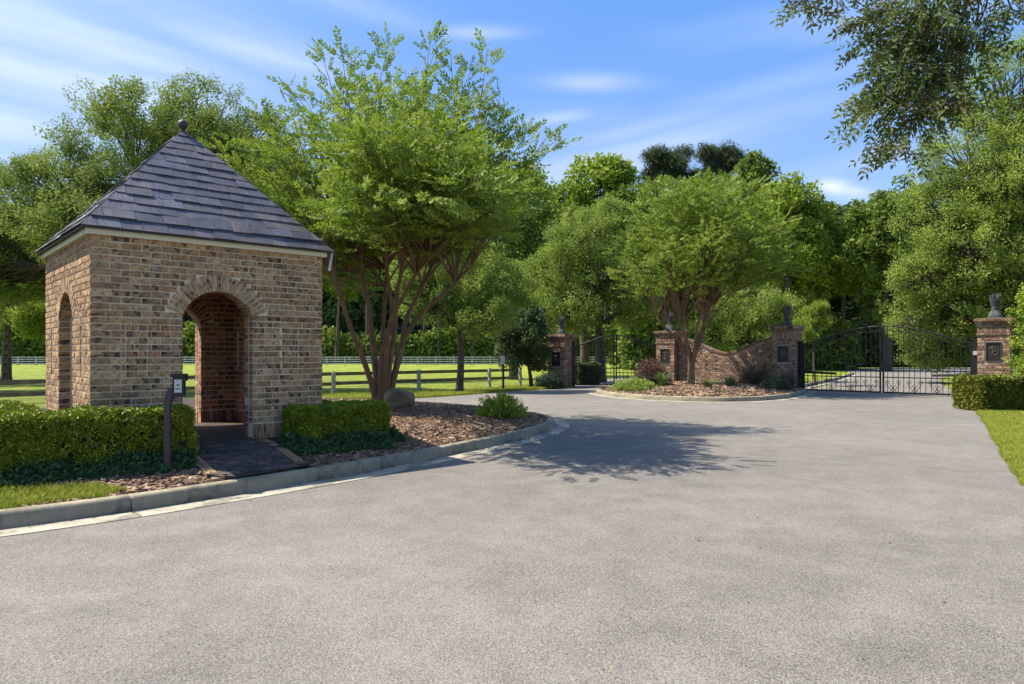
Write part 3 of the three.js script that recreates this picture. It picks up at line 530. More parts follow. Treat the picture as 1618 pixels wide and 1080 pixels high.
// a broadleaved tree: trunk and limbs reach the lobes of the crown; leaf clumps gather round the twig ends in each lobe
function broadTree({ name = 'tree', label, category = 'tree', group, at, lobes, trunkR = 0.25, fork = 0.35, tones, seed, size = 0.3, density = 1, geo = clumps.fine, mat = LM.leaf, bark = M.greyBark, shell = 0.45, sub = 0.3, up = 0.25, trunkTop = null, limbs = true }) {
  const r = rngOf(seed), [bx, by, bd] = at, t = thing(name, label, category, bx, by, bd, 0, group), base = new THREE.Vector3(0, -0.15, 0), wood = new GB(), leaves = new Inst();
  const L = lobes.map(([x, y, d, rx, ry, rd]) => ({ c: new THREE.Vector3(x - bx, y - by, -(d - bd)), r: new THREE.Vector3(rx, ry, rd ?? rx) }));
  const mean = new THREE.Vector3(); L.forEach((l) => mean.add(l.c)); mean.divideScalar(L.length);
  const low = Math.min(...L.map((l) => l.c.y - l.r.y * 0.6));
  const top = trunkTop ? new THREE.Vector3(...trunkTop) : new THREE.Vector3(mean.x * 0.3, Math.max(0.6, mix(low, mean.y, fork)), mean.z * 0.3);
  const tp = bend(base, top, 0.05, r, 6); wood.tube(tp, taper(7, trunkR * 1.25, trunkR * 0.72).map((v, k) => v * (k === 0 ? 1.25 : 1)), 9);
  const n3 = new THREE.Vector3();
  for (const l of L) {
    const head = l.c.clone(); head.y -= l.r.y * 0.25; const lr = trunkR * 0.42;
    const limb = bend(top, head, 0.12, r, 6); if (limbs) wood.tube(limb, taper(7, lr, lr * 0.45), 6);
    const R = (l.r.x + l.r.y + l.r.z) / 3, subR = R * sub, nsub = Math.max(8, Math.round(13 / (sub * sub) * 0.32)), area = 4 * Math.PI * R * R;
    const per = Math.max(6, Math.round(density * area / (size * size) * 0.5 / nsub));
    for (let k = 0; k < nsub; k++) {
      do n3.set(r() * 2 - 1, r() * 2 - 1, r() * 2 - 1); while (n3.lengthSq() > 1 || n3.lengthSq() < 0.02);
      n3.normalize(); const f = Math.pow(r(), 0.45) * (1 - shell) + shell * (0.75 + r() * 0.3);
      const c = new THREE.Vector3(n3.x * l.r.x, n3.y * l.r.y, n3.z * l.r.z).multiplyScalar(f).add(l.c), sr = subR * (0.65 + r() * 0.7);
      if (limbs) { const st = limb[3 + Math.floor(r() * 4)]; wood.tube(bend(st, c, 0.15, r, 3), taper(4, lr * 0.3, lr * 0.06), 4, false); }
      const base2 = tintOf(tones, r);
      for (let q = 0; q < per; q++) {
        do n3.set(r() * 2 - 1, r() * 2 - 1, r() * 2 - 1); while (n3.lengthSq() > 1);
        const len = n3.length(); n3.multiplyScalar(Math.pow(len, -0.35) * sr); n3.y *= 0.72;
        const p = c.clone().add(n3), cc = tintOf(tones, r), k2 = 0.5; if (p.y + by < 0.25) continue;
        leaves.add(p, eq((r() - 0.5) * 1.2, r() * 6.283, (r() - 0.5) * 1.2), size * (0.7 + r() * 0.6), [mix(cc[0], base2[0], k2), mix(cc[1], base2[1], k2), mix(cc[2], base2[2], k2)]);
      }
    }
  }
  mesh('trunk', wood.geo(true), bark, t); leaves.build('crown', geo, mat, t); LEAFCOUNT += leaves.n; return t;
}
let LEAFCOUNT = 0;
const lobe = (px, py, rx, ry, d, dd = 0, rd = null) => { const D = d + dd; return [PX(px, D), PY(py, D), D, rx / FOC * D, ry / FOC * D, (rd ?? rx * 0.85) / FOC * D]; };

// ---------------------------------------------------------------- crape myrtles
const spray = leafSpray(6, 0.30, 0.070, 0.040, 71), sprayB = leafSpray(5, 0.27, 0.078, 0.046, 72);
function crapeMyrtle({ label, at, stems, crown, shoots, sprays, seed, scale = 1, baseR = 0.122, tones, spraySize = 1, spikes = [], outline = null, extra = [] }) {
  const r = rngOf(seed), [bx, by, bd] = at, t = thing('crape_myrtle', label, 'tree', bx, by, bd), wood = new GB(), leaves = new Inst(), leaves2 = new Inst(), heads = [];
  for (const s of stems) {
    const pts = new THREE.CatmullRomCurve3(s.map(([x, y, z]) => new THREE.Vector3(x, y, z).multiplyScalar(scale))).getSpacedPoints(14);
    wood.tube(pts, pts.map((p, k) => baseR * scale * (s.r ?? 1) * (k === 0 ? 1.15 : 1) * mix(0.62, 0.30, k / 14)), 8);
    heads.push(pts[14], pts[12], pts[10]);
  }
  // fused lower trunk
  wood.tube([[0, -0.2, 0], [0.01, 0.15, 0], [0.02, 0.6, 0.0], [0.0, 1.1, 0]].map((p) => new THREE.Vector3(...p).multiplyScalar(scale)), [0.2, 0.155, 0.13, 0.06].map((v) => v * scale), 10);
  const C = new THREE.Vector3(crown[0] - bx, crown[1] - by, -(crown[2] - bd)), R = new THREE.Vector3(crown[3], crown[4], crown[5]), zAxis = new THREE.Vector3(0, 0, 1);
  const targets = []; let tries = 0;
  for (let k = 0; k < shoots; k++) {
    const az = r() * 6.283, e = Math.asin(mix(-0.42, 1, Math.pow(r(), 0.85))), f = 0.62 + 0.42 * Math.pow(r(), 0.8);
    { const wx = C.x + R.x * f * Math.cos(e) * Math.cos(az) + bx, wd = -(C.z + R.z * f * Math.cos(e) * Math.sin(az)) + bd, [gu, gv] = ghLocal(wx, wd); if (gu < GH.W + 0.9 && gv > -0.9 && gv < GH.W + 0.9 && C.y + R.y * f * Math.sin(e) + by < 5.2) continue; }
    if (outline) { const wx = C.x + R.x * f * Math.cos(e) * Math.cos(az) + bx, wy = C.y + R.y * f * Math.sin(e) + by, wd = bd - (C.z + R.z * f * Math.cos(e) * Math.sin(az)), qx = CX + wx / wd * FOC, qy = HZ - (wy - EYE) / wd * FOC; if (((qx - outline[0]) / outline[2]) ** 2 + ((qy - outline[1]) / outline[3]) ** 2 > 1) { k--; if (tries++ < 4000) continue; break; } }
    targets.push(new THREE.Vector3(C.x + R.x * f * Math.cos(e) * Math.cos(az), C.y + R.y * f * Math.sin(e), C.z + R.z * f * Math.cos(e) * Math.sin(az)));
  }
  for (const [ex, ey, ed, ea, eb, ec, en] of extra) for (let k = 0; k < en; k++) { const az = r() * 6.283, q = Math.sqrt(r()); targets.push(new THREE.Vector3(ex - bx + Math.cos(az) * q * ea, ey - by + (r() * 2 - 1) * eb, -(ed - bd) + Math.sin(az) * q * ec)); }
  const ns = targets.length; for (const s of spikes) targets.push(new THREE.Vector3(s[0] - bx, s[1] - by, -(s[2] - bd)));
  targets.forEach((tg, ti) => {
    const spike = ti >= ns; let best = null, bm = 1e9; for (const h of heads) { const m = h.distanceTo(tg) * (0.75 + r() * 0.5) + Math.max(0, h.y - tg.y) * 3; if (m < bm) { bm = m; best = h; } }
    const a = best, len = a.distanceTo(tg), mid = a.clone().lerp(tg, 0.45); mid.y += len * 0.10; mid.x += (r() - 0.5) * len * 0.12; mid.z += (r() - 0.5) * len * 0.12;
    const cv = new THREE.QuadraticBezierCurve3(a, mid, tg), pts = cv.getPoints(7);
    wood.tube(pts, taper(8, 0.014 * scale + len * 0.003, 0.004), 5, false);
    const n = Math.round(sprays * (spike ? 0.75 : 1) * (0.6 + r() * 0.8)), dir = new THREE.Vector3(), p = new THREE.Vector3(), tint = tintOf(tones, r);
    for (let k = 0; k < n; k++) {
      const u = mix(spike ? 0.35 : 0.28, 1.02, Math.pow(r(), 0.7)); cv.getPoint(Math.min(1, u), p); const tn = cv.getTangent(Math.min(1, u));
      const ph = r() * 6.283; dir.set(Math.cos(ph), (r() - 0.35) * 0.9, Math.sin(ph)).normalize();
      const side = spike ? 0.14 * r() : mix(0.1, 0.62, Math.sqrt(r())) * Math.min(1, 1.6 - u); p.addScaledVector(dir, side); dir.y *= 0.55; dir.addScaledVector(tn, spike ? 0.75 : 0.3).normalize();
      if (p.y + by < crown[1] - crown[4] * 1.05) continue;
      const q = new THREE.Quaternion().setFromUnitVectors(zAxis, dir).multiply(eq(0, 0, r() * 6.283)), cc = tintOf(tones, r);
      (r() < 0.6 ? leaves : leaves2).add(p.clone(), q, spraySize * (0.7 + r() * 0.6), cc.map((v, i) => mix(v, tint[i], 0.5)));
    }
  });
  mesh('trunk', wood.geo(true), M.myrtleBark, t); leaves.build('crown', spray, LM.leaf, t); leaves2.build('crown', sprayB, LM.leaf, t); LEAFCOUNT += leaves.n + leaves2.n; return t;
}
{
  const D = 14.1, K = D / FOC, bx = PX(603, D), by = bedHeight(bx, D) - 0.02, st = (list, dz, rr) => { const o = list.map(([px, py], k) => [(px - 603) * K, (652 - py) * K, dz * Math.pow(k / (list.length - 1), 1.2)]); o.r = rr; return o; };
  const stems = [
    st([[598, 655], [590, 610], [575, 560], [556, 505], [543, 450], [530, 400]], 0.7, 0.9), st([[600, 655], [593, 590], [585, 530], [578, 480], [565, 430], [556, 395]], -0.5, 1.05),
    st([[603, 655], [600, 590], [600, 520], [600, 450], [598, 418]], -0.9, 0.8), st([[606, 655], [606, 600], [610, 545], [624, 498], [619, 450], [618, 415]], 0.5, 0.85),
    st([[609, 655], [616, 590], [628, 525], [634, 470], [645, 430], [652, 412]], 1.0, 0.9), st([[612, 655], [622, 595], [634, 545], [636, 510], [660, 455], [676, 418]], -0.6, 1.0),
    st([[612, 655], [624, 590], [640, 535], [682, 482], [716, 455], [748, 420]], 0.3, 0.85), st([[606, 655], [612, 590], [622, 520], [648, 470], [670, 440], [690, 425]], 1.4, 0.75),
  ];
  const sp = [[508, 84, 0.2], [540, 80, 0.4], [556, 90, -0.3], [614, 72, 0.2], [682, 58, 0.3], [690, 75, -0.5], [712, 82, 0.4], [770, 78, 0.1], [745, 110, 0.6], [790, 150, -0.2], [800, 175, 0.3], [884, 222, 0.1], [866, 214, 0.4], [835, 205, -0.3], [455, 135, 0.2], [420, 180, 0], [365, 215, 0.3], [350, 270, -0.2], [345, 235, 0.5], [830, 260, 0.3], [640, 110, 0], [575, 110, 0.8], [480, 150, -0.4], [850, 300, 0.2]].map(([px, py, dz]) => [PX(px, D - dz), PY(py, D - dz), D - dz]);
  crapeMyrtle({ label: 'large crape myrtle beside the guardhouse with bare reddish stems and feathery crown', at: [bx, by, D], stems, crown: [PX(602, D), PY(290, D), D - 0.7, 3.2, 2.25, 3.5], shoots: 120, sprays: 42, outline: [600, 280, 238, 150], extra: [[PX(690, D) - 0.1, 4.3, D - 3.2, 1.45, 0.8, 1.6, 34], [PX(420, 15.5), 4.4, 16.0, 1.3, 1.3, 1.2, 26], [PX(690, D) + 0.2, 3.95, D - 4.0, 1.35, 0.6, 1.3, 24], [PX(600, D), 4.0, D + 0.6, 3.0, 0.35, 1.6, 26]], seed: 401, tones: TONE.myrtle, spikes: sp, spraySize: 1.0 });
  const D2 = 26.3, s2 = (PY(500, D2) - 0.25) / 3.0;
  const stems2 = stems.map((s, k) => { const o = s.map(([x, y, z]) => [-(x - 0.1) * 0.8, y, -z]); o.forEach((q) => { const w = 0.22 + 0.78 * sstep(0.7, 2.3, q[1]); q[0] *= w; q[2] *= w; }); o.r = 1.1; return o; });
  crapeMyrtle({ label: 'crape myrtle in front of the curved brick wall, single smooth orange trunk', at: [PX(1092, D2), 0.23, D2], stems: stems2, crown: [PX(1110, D2), PY(392, D2), D2 - 0.3, 3.35, 2.75, 3.3], shoots: 112, sprays: 46, seed: 402, scale: s2, baseR: 0.135, tones: TONE.myrtle, spraySize: 1.2, spikes: [[1060, 290, 0], [1110, 275, 0], [1150, 285, 0], [985, 350, 0], [1240, 370, 0], [1020, 300, 0]].map(([px, py]) => [PX(px, D2), PY(py, D2), D2]) });
}
console.log('myrtles', LEAFCOUNT);

// ---------------------------------------------------------------- other trees
const woods = 'trees of the wood behind the gates';
broadTree({ name: 'oak_tree', label: 'spreading dark oak behind the guardhouse, against the sky', at: [PX(215, 31), -0.2, 31], tones: TONE.oak, seed: 501, size: 0.30, density: 3.1, sub: 0.27, trunkR: 0.40, geo: clumps.fine,
  lobes: [lobe(215, 235, 105, 95, 31), lobe(110, 290, 85, 75, 31, -1), lobe(320, 215, 95, 85, 31, 1), lobe(400, 250, 70, 80, 31, 1.5), lobe(40, 330, 70, 70, 31), lobe(150, 370, 100, 70, 31, -2), lobe(300, 340, 90, 80, 31, 2), lobe(20, 430, 70, 60, 31, 1), lobe(-60, 400, 80, 90, 31, 0), lobe(420, 350, 80, 80, 31, 2)] });
broadTree({ name: 'broadleaf_tree', label: 'low bright green tree at the far left edge, below the oak', at: [PX(10, 37), -0.2, 37], tones: TONE.bright, seed: 502, size: 0.34, density: 0.7, trunkR: 0.22, lobes: [lobe(20, 470, 65, 45, 37), lobe(60, 440, 50, 50, 37, 1), lobe(-50, 450, 70, 60, 37, 0.5), lobe(55, 505, 30, 28, 37, -1)] });
broadTree({ name: 'broadleaf_tree', label: 'green tree behind the roof, between oak and large crape myrtle', at: [PX(455, 42), -0.2, 42], tones: TONE.mid, seed: 503, size: 0.42, density: 0.6, trunkR: 0.25, geo: clumps.broad, lobes: [lobe(430, 300, 70, 80, 42), lobe(480, 380, 70, 60, 42), lobe(540, 420, 60, 50, 42), lobe(520, 330, 70, 80, 42, 2)] });
broadTree({ name: 'roadside_tree', label: 'slender forked tree with pale green crown beside the post and rail fence', at: [PX(725, 26.6), -0.05, 26.6], tones: TONE.olive, seed: 504, size: 0.24, density: 1.2, trunkR: 0.13, sub: 0.26, fork: 0.02, lobes: [lobe(690, 470, 55, 45, 26.6), lobe(760, 440, 65, 55, 26.6), lobe(710, 400, 70, 50, 26.6, 0.5), lobe(770, 500, 45, 35, 26.6, -0.6), lobe(655, 440, 45, 40, 26.6, 0.5), lobe(800, 455, 45, 45, 26.6, 0.6)] });
broadTree({ name: 'broadleaf_tree', label: 'dark leafy tree right of the large crape myrtle crown', at: [PX(815, 44), -0.2, 44], tones: TONE.mid, seed: 505, size: 0.46, density: 0.66, trunkR: 0.3, geo: clumps.broad, lobes: [lobe(820, 325, 62, 60, 44), lobe(770, 380, 70, 60, 44), lobe(850, 390, 60, 60, 44, 1), lobe(800, 440, 60, 50, 44), lobe(720, 340, 60, 60, 44, 2)] });
broadTree({ name: 'broadleaf_tree', label: 'tall bright green tree rising left of the pine pair', group: woods, at: [PX(925, 66), -0.1, 66], tones: TONE.bright, seed: 506, size: 0.62, density: 0.75, trunkR: 0.35, geo: clumps.far, lobes: [lobe(935, 300, 52, 50, 66), lobe(970, 285, 30, 35, 66), lobe(895, 330, 45, 42, 66), lobe(950, 360, 75, 55, 66), lobe(880, 395, 55, 60, 66, 2), lobe(925, 430, 60, 50, 66, 3)] });
broadTree({ name: 'olive_tree', label: 'airy olive green tree with dark trunk inside the left gate', at: [PX(948, 35.5), -0.03, 35.5], tones: TONE.olive, seed: 507, size: 0.30, density: 1.4, trunkR: 0.26, sub: 0.24, fork: 0.0, bark: M.greyBark, lobes: [lobe(925, 375, 60, 52, 35.5), lobe(880, 440, 55, 50, 35.5), lobe(960, 430, 65, 55, 35.5), lobe(1000, 470, 45, 45, 35.5, -0.6), lobe(910, 490, 50, 36, 35.5, -1), lobe(970, 350, 40, 40, 35.5, 1)] });
function pine(px, py, rx, ry, d, label, seed) { const lb = []; const r = rngOf(seed); for (let k = 0; k < 16; k++) lb.push(lobe(px + (r() - 0.5) * rx * 1.5, py + (r() - 0.5) * ry * 1.3, rx * (0.18 + 0.16 * r()), ry * (0.13 + 0.1 * r()), d, (r() - 0.5) * 4)); broadTree({ name: 'pine_tree', label, group: 'tall pines', at: [PX(px, d), -0.1, d], tones: TONE.pine, seed, size: 0.95, density: 0.42, sub: 0.75, geo: clumps.needle, mat: LM.dull, trunkR: 0.32, bark: M.bark, lobes: lb, fork: 0.7 }); }
pine(1058, 268, 42, 42, 88, 'dark pine above the wood, left one of the pair', 601); pine(1130, 265, 42, 40, 88, 'dark pine above the wood, right one of the pair', 602);
broadTree({ name: 'broadleaf_tree', label: 'thin topped tree just right of the pine pair', group: woods, at: [PX(1196, 80), 0, 80], tones: TONE.mid, seed: 508, size: 0.62, density: 0.5, trunkR: 0.25, geo: clumps.far, lobes: [lobe(1196, 272, 27, 26, 80), lobe(1180, 310, 36, 30, 80), lobe(1215, 320, 36, 34, 80)] });
broadTree({ name: 'broadleaf_tree', label: 'rounded bright green tree behind the right half of the wall crape myrtle', group: woods, at: [PX(1240, 58), 0, 58], tones: TONE.bright, seed: 509, size: 0.55, density: 0.75, trunkR: 0.3, geo: clumps.far, lobes: [lobe(1245, 320, 46, 40, 58), lobe(1215, 360, 50, 45, 58), lobe(1280, 370, 46, 50, 58), lobe(1240, 420, 60, 45, 58), lobe(1275, 445, 40, 40, 58, 2)] });
broadTree({ name: 'broadleaf_tree', label: 'yellow green sunlit bough with the sunlight in its leaf colour, deep among the dark trees over the gate', group: woods, at: [PX(1335, 60), 0, 60], tones: TONE.sun, seed: 510, size: 0.5, density: 0.6, trunkR: 0.2, geo: clumps.far, lobes: [lobe(1318, 432, 24, 18, 60), lobe(1345, 446, 22, 15, 60, -1)] });  // sunlit bough of a wood tree, the sunlight put into its leaf tones
broadTree({ name: 'broadleaf_tree', label: 'dark mossy tree standing over the middle of the iron gate', group: woods, at: [PX(1338, 66), 0, 66], tones: TONE.dark, seed: 511, size: 0.62, density: 0.75, trunkR: 0.35, geo: clumps.far, lobes: [lobe(1330, 370, 50, 50, 66), lobe(1300, 430, 48, 50, 66), lobe(1360, 440, 52, 55, 66), lobe(1330, 490, 55, 36, 66)] });
broadTree({ name: 'broadleaf_tree', label: 'mid green tree between the mossy tree and the right oak', group: woods, at: [PX(1400, 56), 0, 56], tones: TONE.mid, seed: 512, size: 0.52, density: 0.7, trunkR: 0.3, geo: clumps.far, lobes: [lobe(1385, 350, 45, 42, 56), lobe(1420, 330, 45, 50, 56), lobe(1400, 410, 55, 50, 56), lobe(1420, 470, 55, 40, 56), lobe(1365, 400, 30, 40, 56)] });
broadTree({ name: 'broadleaf_tree', label: 'dark tree filling the gap behind the wall crape myrtle', group: woods, at: [PX(1060, 62), 0, 62], tones: TONE.mid, seed: 513, size: 0.6, density: 0.7, trunkR: 0.3, geo: clumps.far, lobes: [lobe(1010, 340, 50, 50, 62), lobe(1060, 320, 50, 40, 62), lobe(1130, 320, 60, 40, 62), lobe(1020, 420, 60, 60, 62), lobe(1160, 390, 60, 60, 62), lobe(1090, 400, 60, 60, 62)] });
broadTree({ name: 'olive_tree', label: 'grey green shrubby tree showing above the dip of the brick wall', at: [PX(1185, 36), 0, 36], tones: TONE.olive, seed: 514, size: 0.27, density: 0.75, trunkR: 0.16, lobes: [lobe(1190, 480, 50, 36, 36), lobe(1150, 500, 45, 40, 36), lobe(1225, 490, 38, 32, 36), lobe(1170, 535, 60, 34, 36), lobe(1110, 530, 50, 34, 36)] });
broadTree({ name: 'small_tree', label: 'small yellow green tree by the gate pillar at the wall end', at: [PX(1288, 31.5), 0, 31.5], tones: TONE.sun, seed: 515, size: 0.2, density: 0.3, sub: 0.6, shell: 0.2, trunkR: 0.05, lobes: [lobe(1278, 492, 9, 8, 31.5), lobe(1296, 486, 10, 8, 31.5), lobe(1268, 512, 11, 9, 31.5, -0.4), lobe(1288, 512, 12, 10, 31.5, 0.4), lobe(1306, 505, 9, 7, 31.5), lobe(1278, 530, 9, 8, 31.5)] });
broadTree({ name: 'live_oak', label: 'huge live oak with hanging foliage at the right edge, behind the brick pillar', at: [PX(1640, 33), 0, 33], tones: TONE.olive, seed: 516, size: 0.30, density: 2.0, sub: 0.24, trunkR: 0.55, geo: clumps.fine,
  lobes: [lobe(1590, 140, 80, 85, 33), lobe(1530, 250, 85, 80, 33), lobe(1620, 280, 90, 90, 33, -2), lobe(1480, 340, 60, 60, 33), lobe(1550, 390, 90, 80, 33, -1.5), lobe(1470, 430, 62, 60, 33), lobe(1640, 430, 80, 80, 33, -2), lobe(1520, 490, 75, 60, 33), lobe(1450, 505, 50, 45, 33, 1), lobe(1600, 530, 70, 55, 33), lobe(1700, 200, 90, 100, 33), lobe(1480, 555, 50, 30, 33, 1.5)] });
broadTree({ name: 'camellia_shrub', label: 'large dark evergreen shrub left of the left gate pillar', category: 'shrub', at: [PX(840, 30), -0.04, 30], tones: TONE.dark, seed: 517, size: 0.16, density: 0.8, trunkR: 0.09, geo: clumps.broad, mat: LM.gloss, fork: 0.0, lobes: [lobe(835, 530, 34, 34, 30), lobe(812, 555, 30, 26, 30), lobe(848, 565, 22, 24, 30, 0.3), lobe(832, 505, 26, 24, 30), lobe(800, 525, 22, 22, 30)] });
broadTree({ name: 'holly_shrub', label: 'tall glossy evergreen shrub at the right edge, beyond the clipped hedge', category: 'shrub', at: [PX(1632, 21), 0, 21], tones: TONE.bright, seed: 518, size: 0.13, density: 0.9, trunkR: 0.07, geo: clumps.broad, mat: LM.gloss, fork: 0, lobes: [lobe(1632, 500, 30, 34, 21), lobe(1630, 555, 32, 40, 21), lobe(1660, 520, 36, 50, 21), lobe(1634, 470, 22, 22, 21)] });
console.log('trees', LEAFCOUNT);
// far wood that reads as one mass, behind the field and the gates
{
  const r = rngOf(701), wood = new Inst(), st = new GB();
  const mass = (x0, x1, d0, d1, h0, h1, n, tones, size) => { for (let k = 0; k < n; k++) { const x = mix(x0, x1, r()), d = mix(d0, d1, r() * r()), hh = mix(h0, h1, fbm(x / 200 + 3, d / 200 + 3, 26, 3, 704)); const y = hh * Math.pow(r(), 0.8); wood.add(V(x, y, d), eq((r() - 0.5), r() * 6.28, (r() - 0.5)), size * (0.7 + r() * 0.7), tintOf(tones, r)); } };
  mass(-210, 22, 108, 130, 12, 26, 23000, TONE.dark, 1.5); mass(-210, 22, 104, 108, 2, 7, 4200, TONE.mid, 1.0);
  mass(14, 75, 82, 98, 14, 24, 9000, TONE.dark, 1.2); mass(18, 62, 72, 80, 2.5, 7, 4500, TONE.dark, 0.9); mass(10, 30, 60, 72, 1.2, 7, 3500, TONE.mid, 0.8); mass(60, 120, 75, 100, 10, 22, 6000, TONE.mid, 1.4);
  for (let k = 0; k < 90; k++) { const left = k < 55, x = left ? mix(-118, 20, r()) : mix(16, 70, r()), d = left ? mix(103, 112, r()) : mix(70, 84, r()), h = 9 + r() * 8; st.tube([V(x, -0.3, d), V(x + (r() - 0.5), h, d)], [0.22 + r() * 0.15, 0.12], 5, false); }
  const w = thing('far_wood', 'dark mass of distant woodland beyond the field and drive', 'woodland', 0, 0, 0); w.userData.kind = 'stuff';
  wood.build('foliage', clumps.far, LM.dull, w); mesh('trunks', st.geo(true), M.greyBark, w);
}

// ---------------------------------------------------------------- overhanging limb of the tree beside the camera
{
  const r = rngOf(801), t = thing('overhanging_tree', 'leafy oak limb hanging into the top right corner, close by', 'tree', 9.6, 0, 5.2), wood = new GB(), lv = new Inst(), sp = leafSpray(4, 0.26, 0.078, 0.030, 802), base = new THREE.Vector3(9.6, 0, -5.2);
  const W3 = (px, py, d) => V(PX(px, d), PY(py, d), d).sub(base), D = 8.2;
  wood.tube([new THREE.Vector3(0, -0.2, 0), new THREE.Vector3(-0.05, 2, 0), new THREE.Vector3(0.1, 4.6, -0.3), new THREE.Vector3(0.1, 7.4, -0.4)], [0.42, 0.32, 0.27, 0.18], 10);
  const root = new THREE.Vector3(0.05, 4.4, -0.25), j1 = W3(1660, -70, 8.4), j2 = W3(1530, -60, 8.2);
  wood.tube(new THREE.CatmullRomCurve3([root, root.clone().lerp(j1, 0.5).add(new THREE.Vector3(0, 0.5, 0)), j1, j2, W3(1420, -50, 8.1)]).getPoints(14), taper(15, 0.13, 0.035), 7);
  const twigs = [];
  const paths = [[[1420, -50], [1350, -25], [1290, -5], [1258, 12]], [[1440, -50], [1400, 0], [1385, 40], [1360, 75]], [[1480, -55], [1450, 20], [1410, 90], [1385, 125]], [[1500, -58], [1480, 40], [1445, 120], [1390, 165], [1375, 190]], [[1510, -58], [1500, 60], [1470, 150], [1430, 205], [1410, 235]], [[1525, -60], [1520, 40], [1490, 120], [1470, 175]], [[1540, -60], [1545, 20], [1520, 90], [1500, 130]], [[1560, -60], [1560, 0], [1540, 50], [1530, 70]], [[1470, -55], [1420, 10], [1380, 20], [1340, 10]], [[1600, -65], [1590, -10], [1600, 15], [1610, 20]], [[1495, -58], [1460, 60], [1440, 130], [1450, 185]], [[1455, -55], [1440, 40], [1400, 130], [1390, 150]], [[1520, -60], [1480, 20], [1460, 70], [1420, 60]], [[1490, -55], [1470, 80], [1455, 110], [1480, 160]]];
  paths.forEach((p, k) => { const off = (r() - 0.5) * 1.0; const c = new THREE.CatmullRomCurve3(p.map(([x, y]) => W3(x, y, D + off))); wood.tube(c.getPoints(10), taper(11, 0.014, 0.003), 5, false); twigs.push(c); });
  const zA = new THREE.Vector3(0, 0, 1), dir = new THREE.Vector3(), tones = [[0.11, 0.16, 0.036], [0.13, 0.185, 0.04], [0.085, 0.125, 0.032], [0.18, 0.22, 0.045], [0.13, 0.115, 0.035]];
  twigs.forEach((c, k) => { const dense = k >= 2 && k !== 7 && k !== 9 ? 92 : 34; for (let n = 0; n < dense; n++) { const u = Math.pow(r(), 0.75), p = c.getPoint(u), tn = c.getTangent(u), ph = r() * 6.28; dir.set(Math.cos(ph), -0.3 + (r() - 0.5) * 0.9, Math.sin(ph)).normalize(); p.addScaledVector(dir, 0.32 * r() * (dense > 50 ? 1 : 0.35)); dir.addScaledVector(tn, 0.8).normalize(); lv.add(p, new THREE.Quaternion().setFromUnitVectors(zA, dir).multiply(eq(0, 0, r() * 6.28)), 0.75 + r() * 0.5, tintOf(tones, r)); } });
  // the rest of this crown, above and beside the frame
  for (let k = 0; k < 1500; k++) { const a = r() * 6.28, e = r() * 1.4 - 0.2, R = 3.2 * Math.pow(r(), 0.4); lv.add(new THREE.Vector3(0.6 + Math.cos(a) * Math.cos(e) * R, 8.2 + Math.sin(e) * R * 0.8, Math.sin(a) * Math.cos(e) * R + 1), eq((r() - 0.5) * 2, r() * 6.28, (r() - 0.5) * 2), 1.6 + r(), tintOf(tones, r)); }
  mesh('trunk', wood.geo(true), M.greyBark, t); lv.build('crown', sp, LM.leaf, t);
}

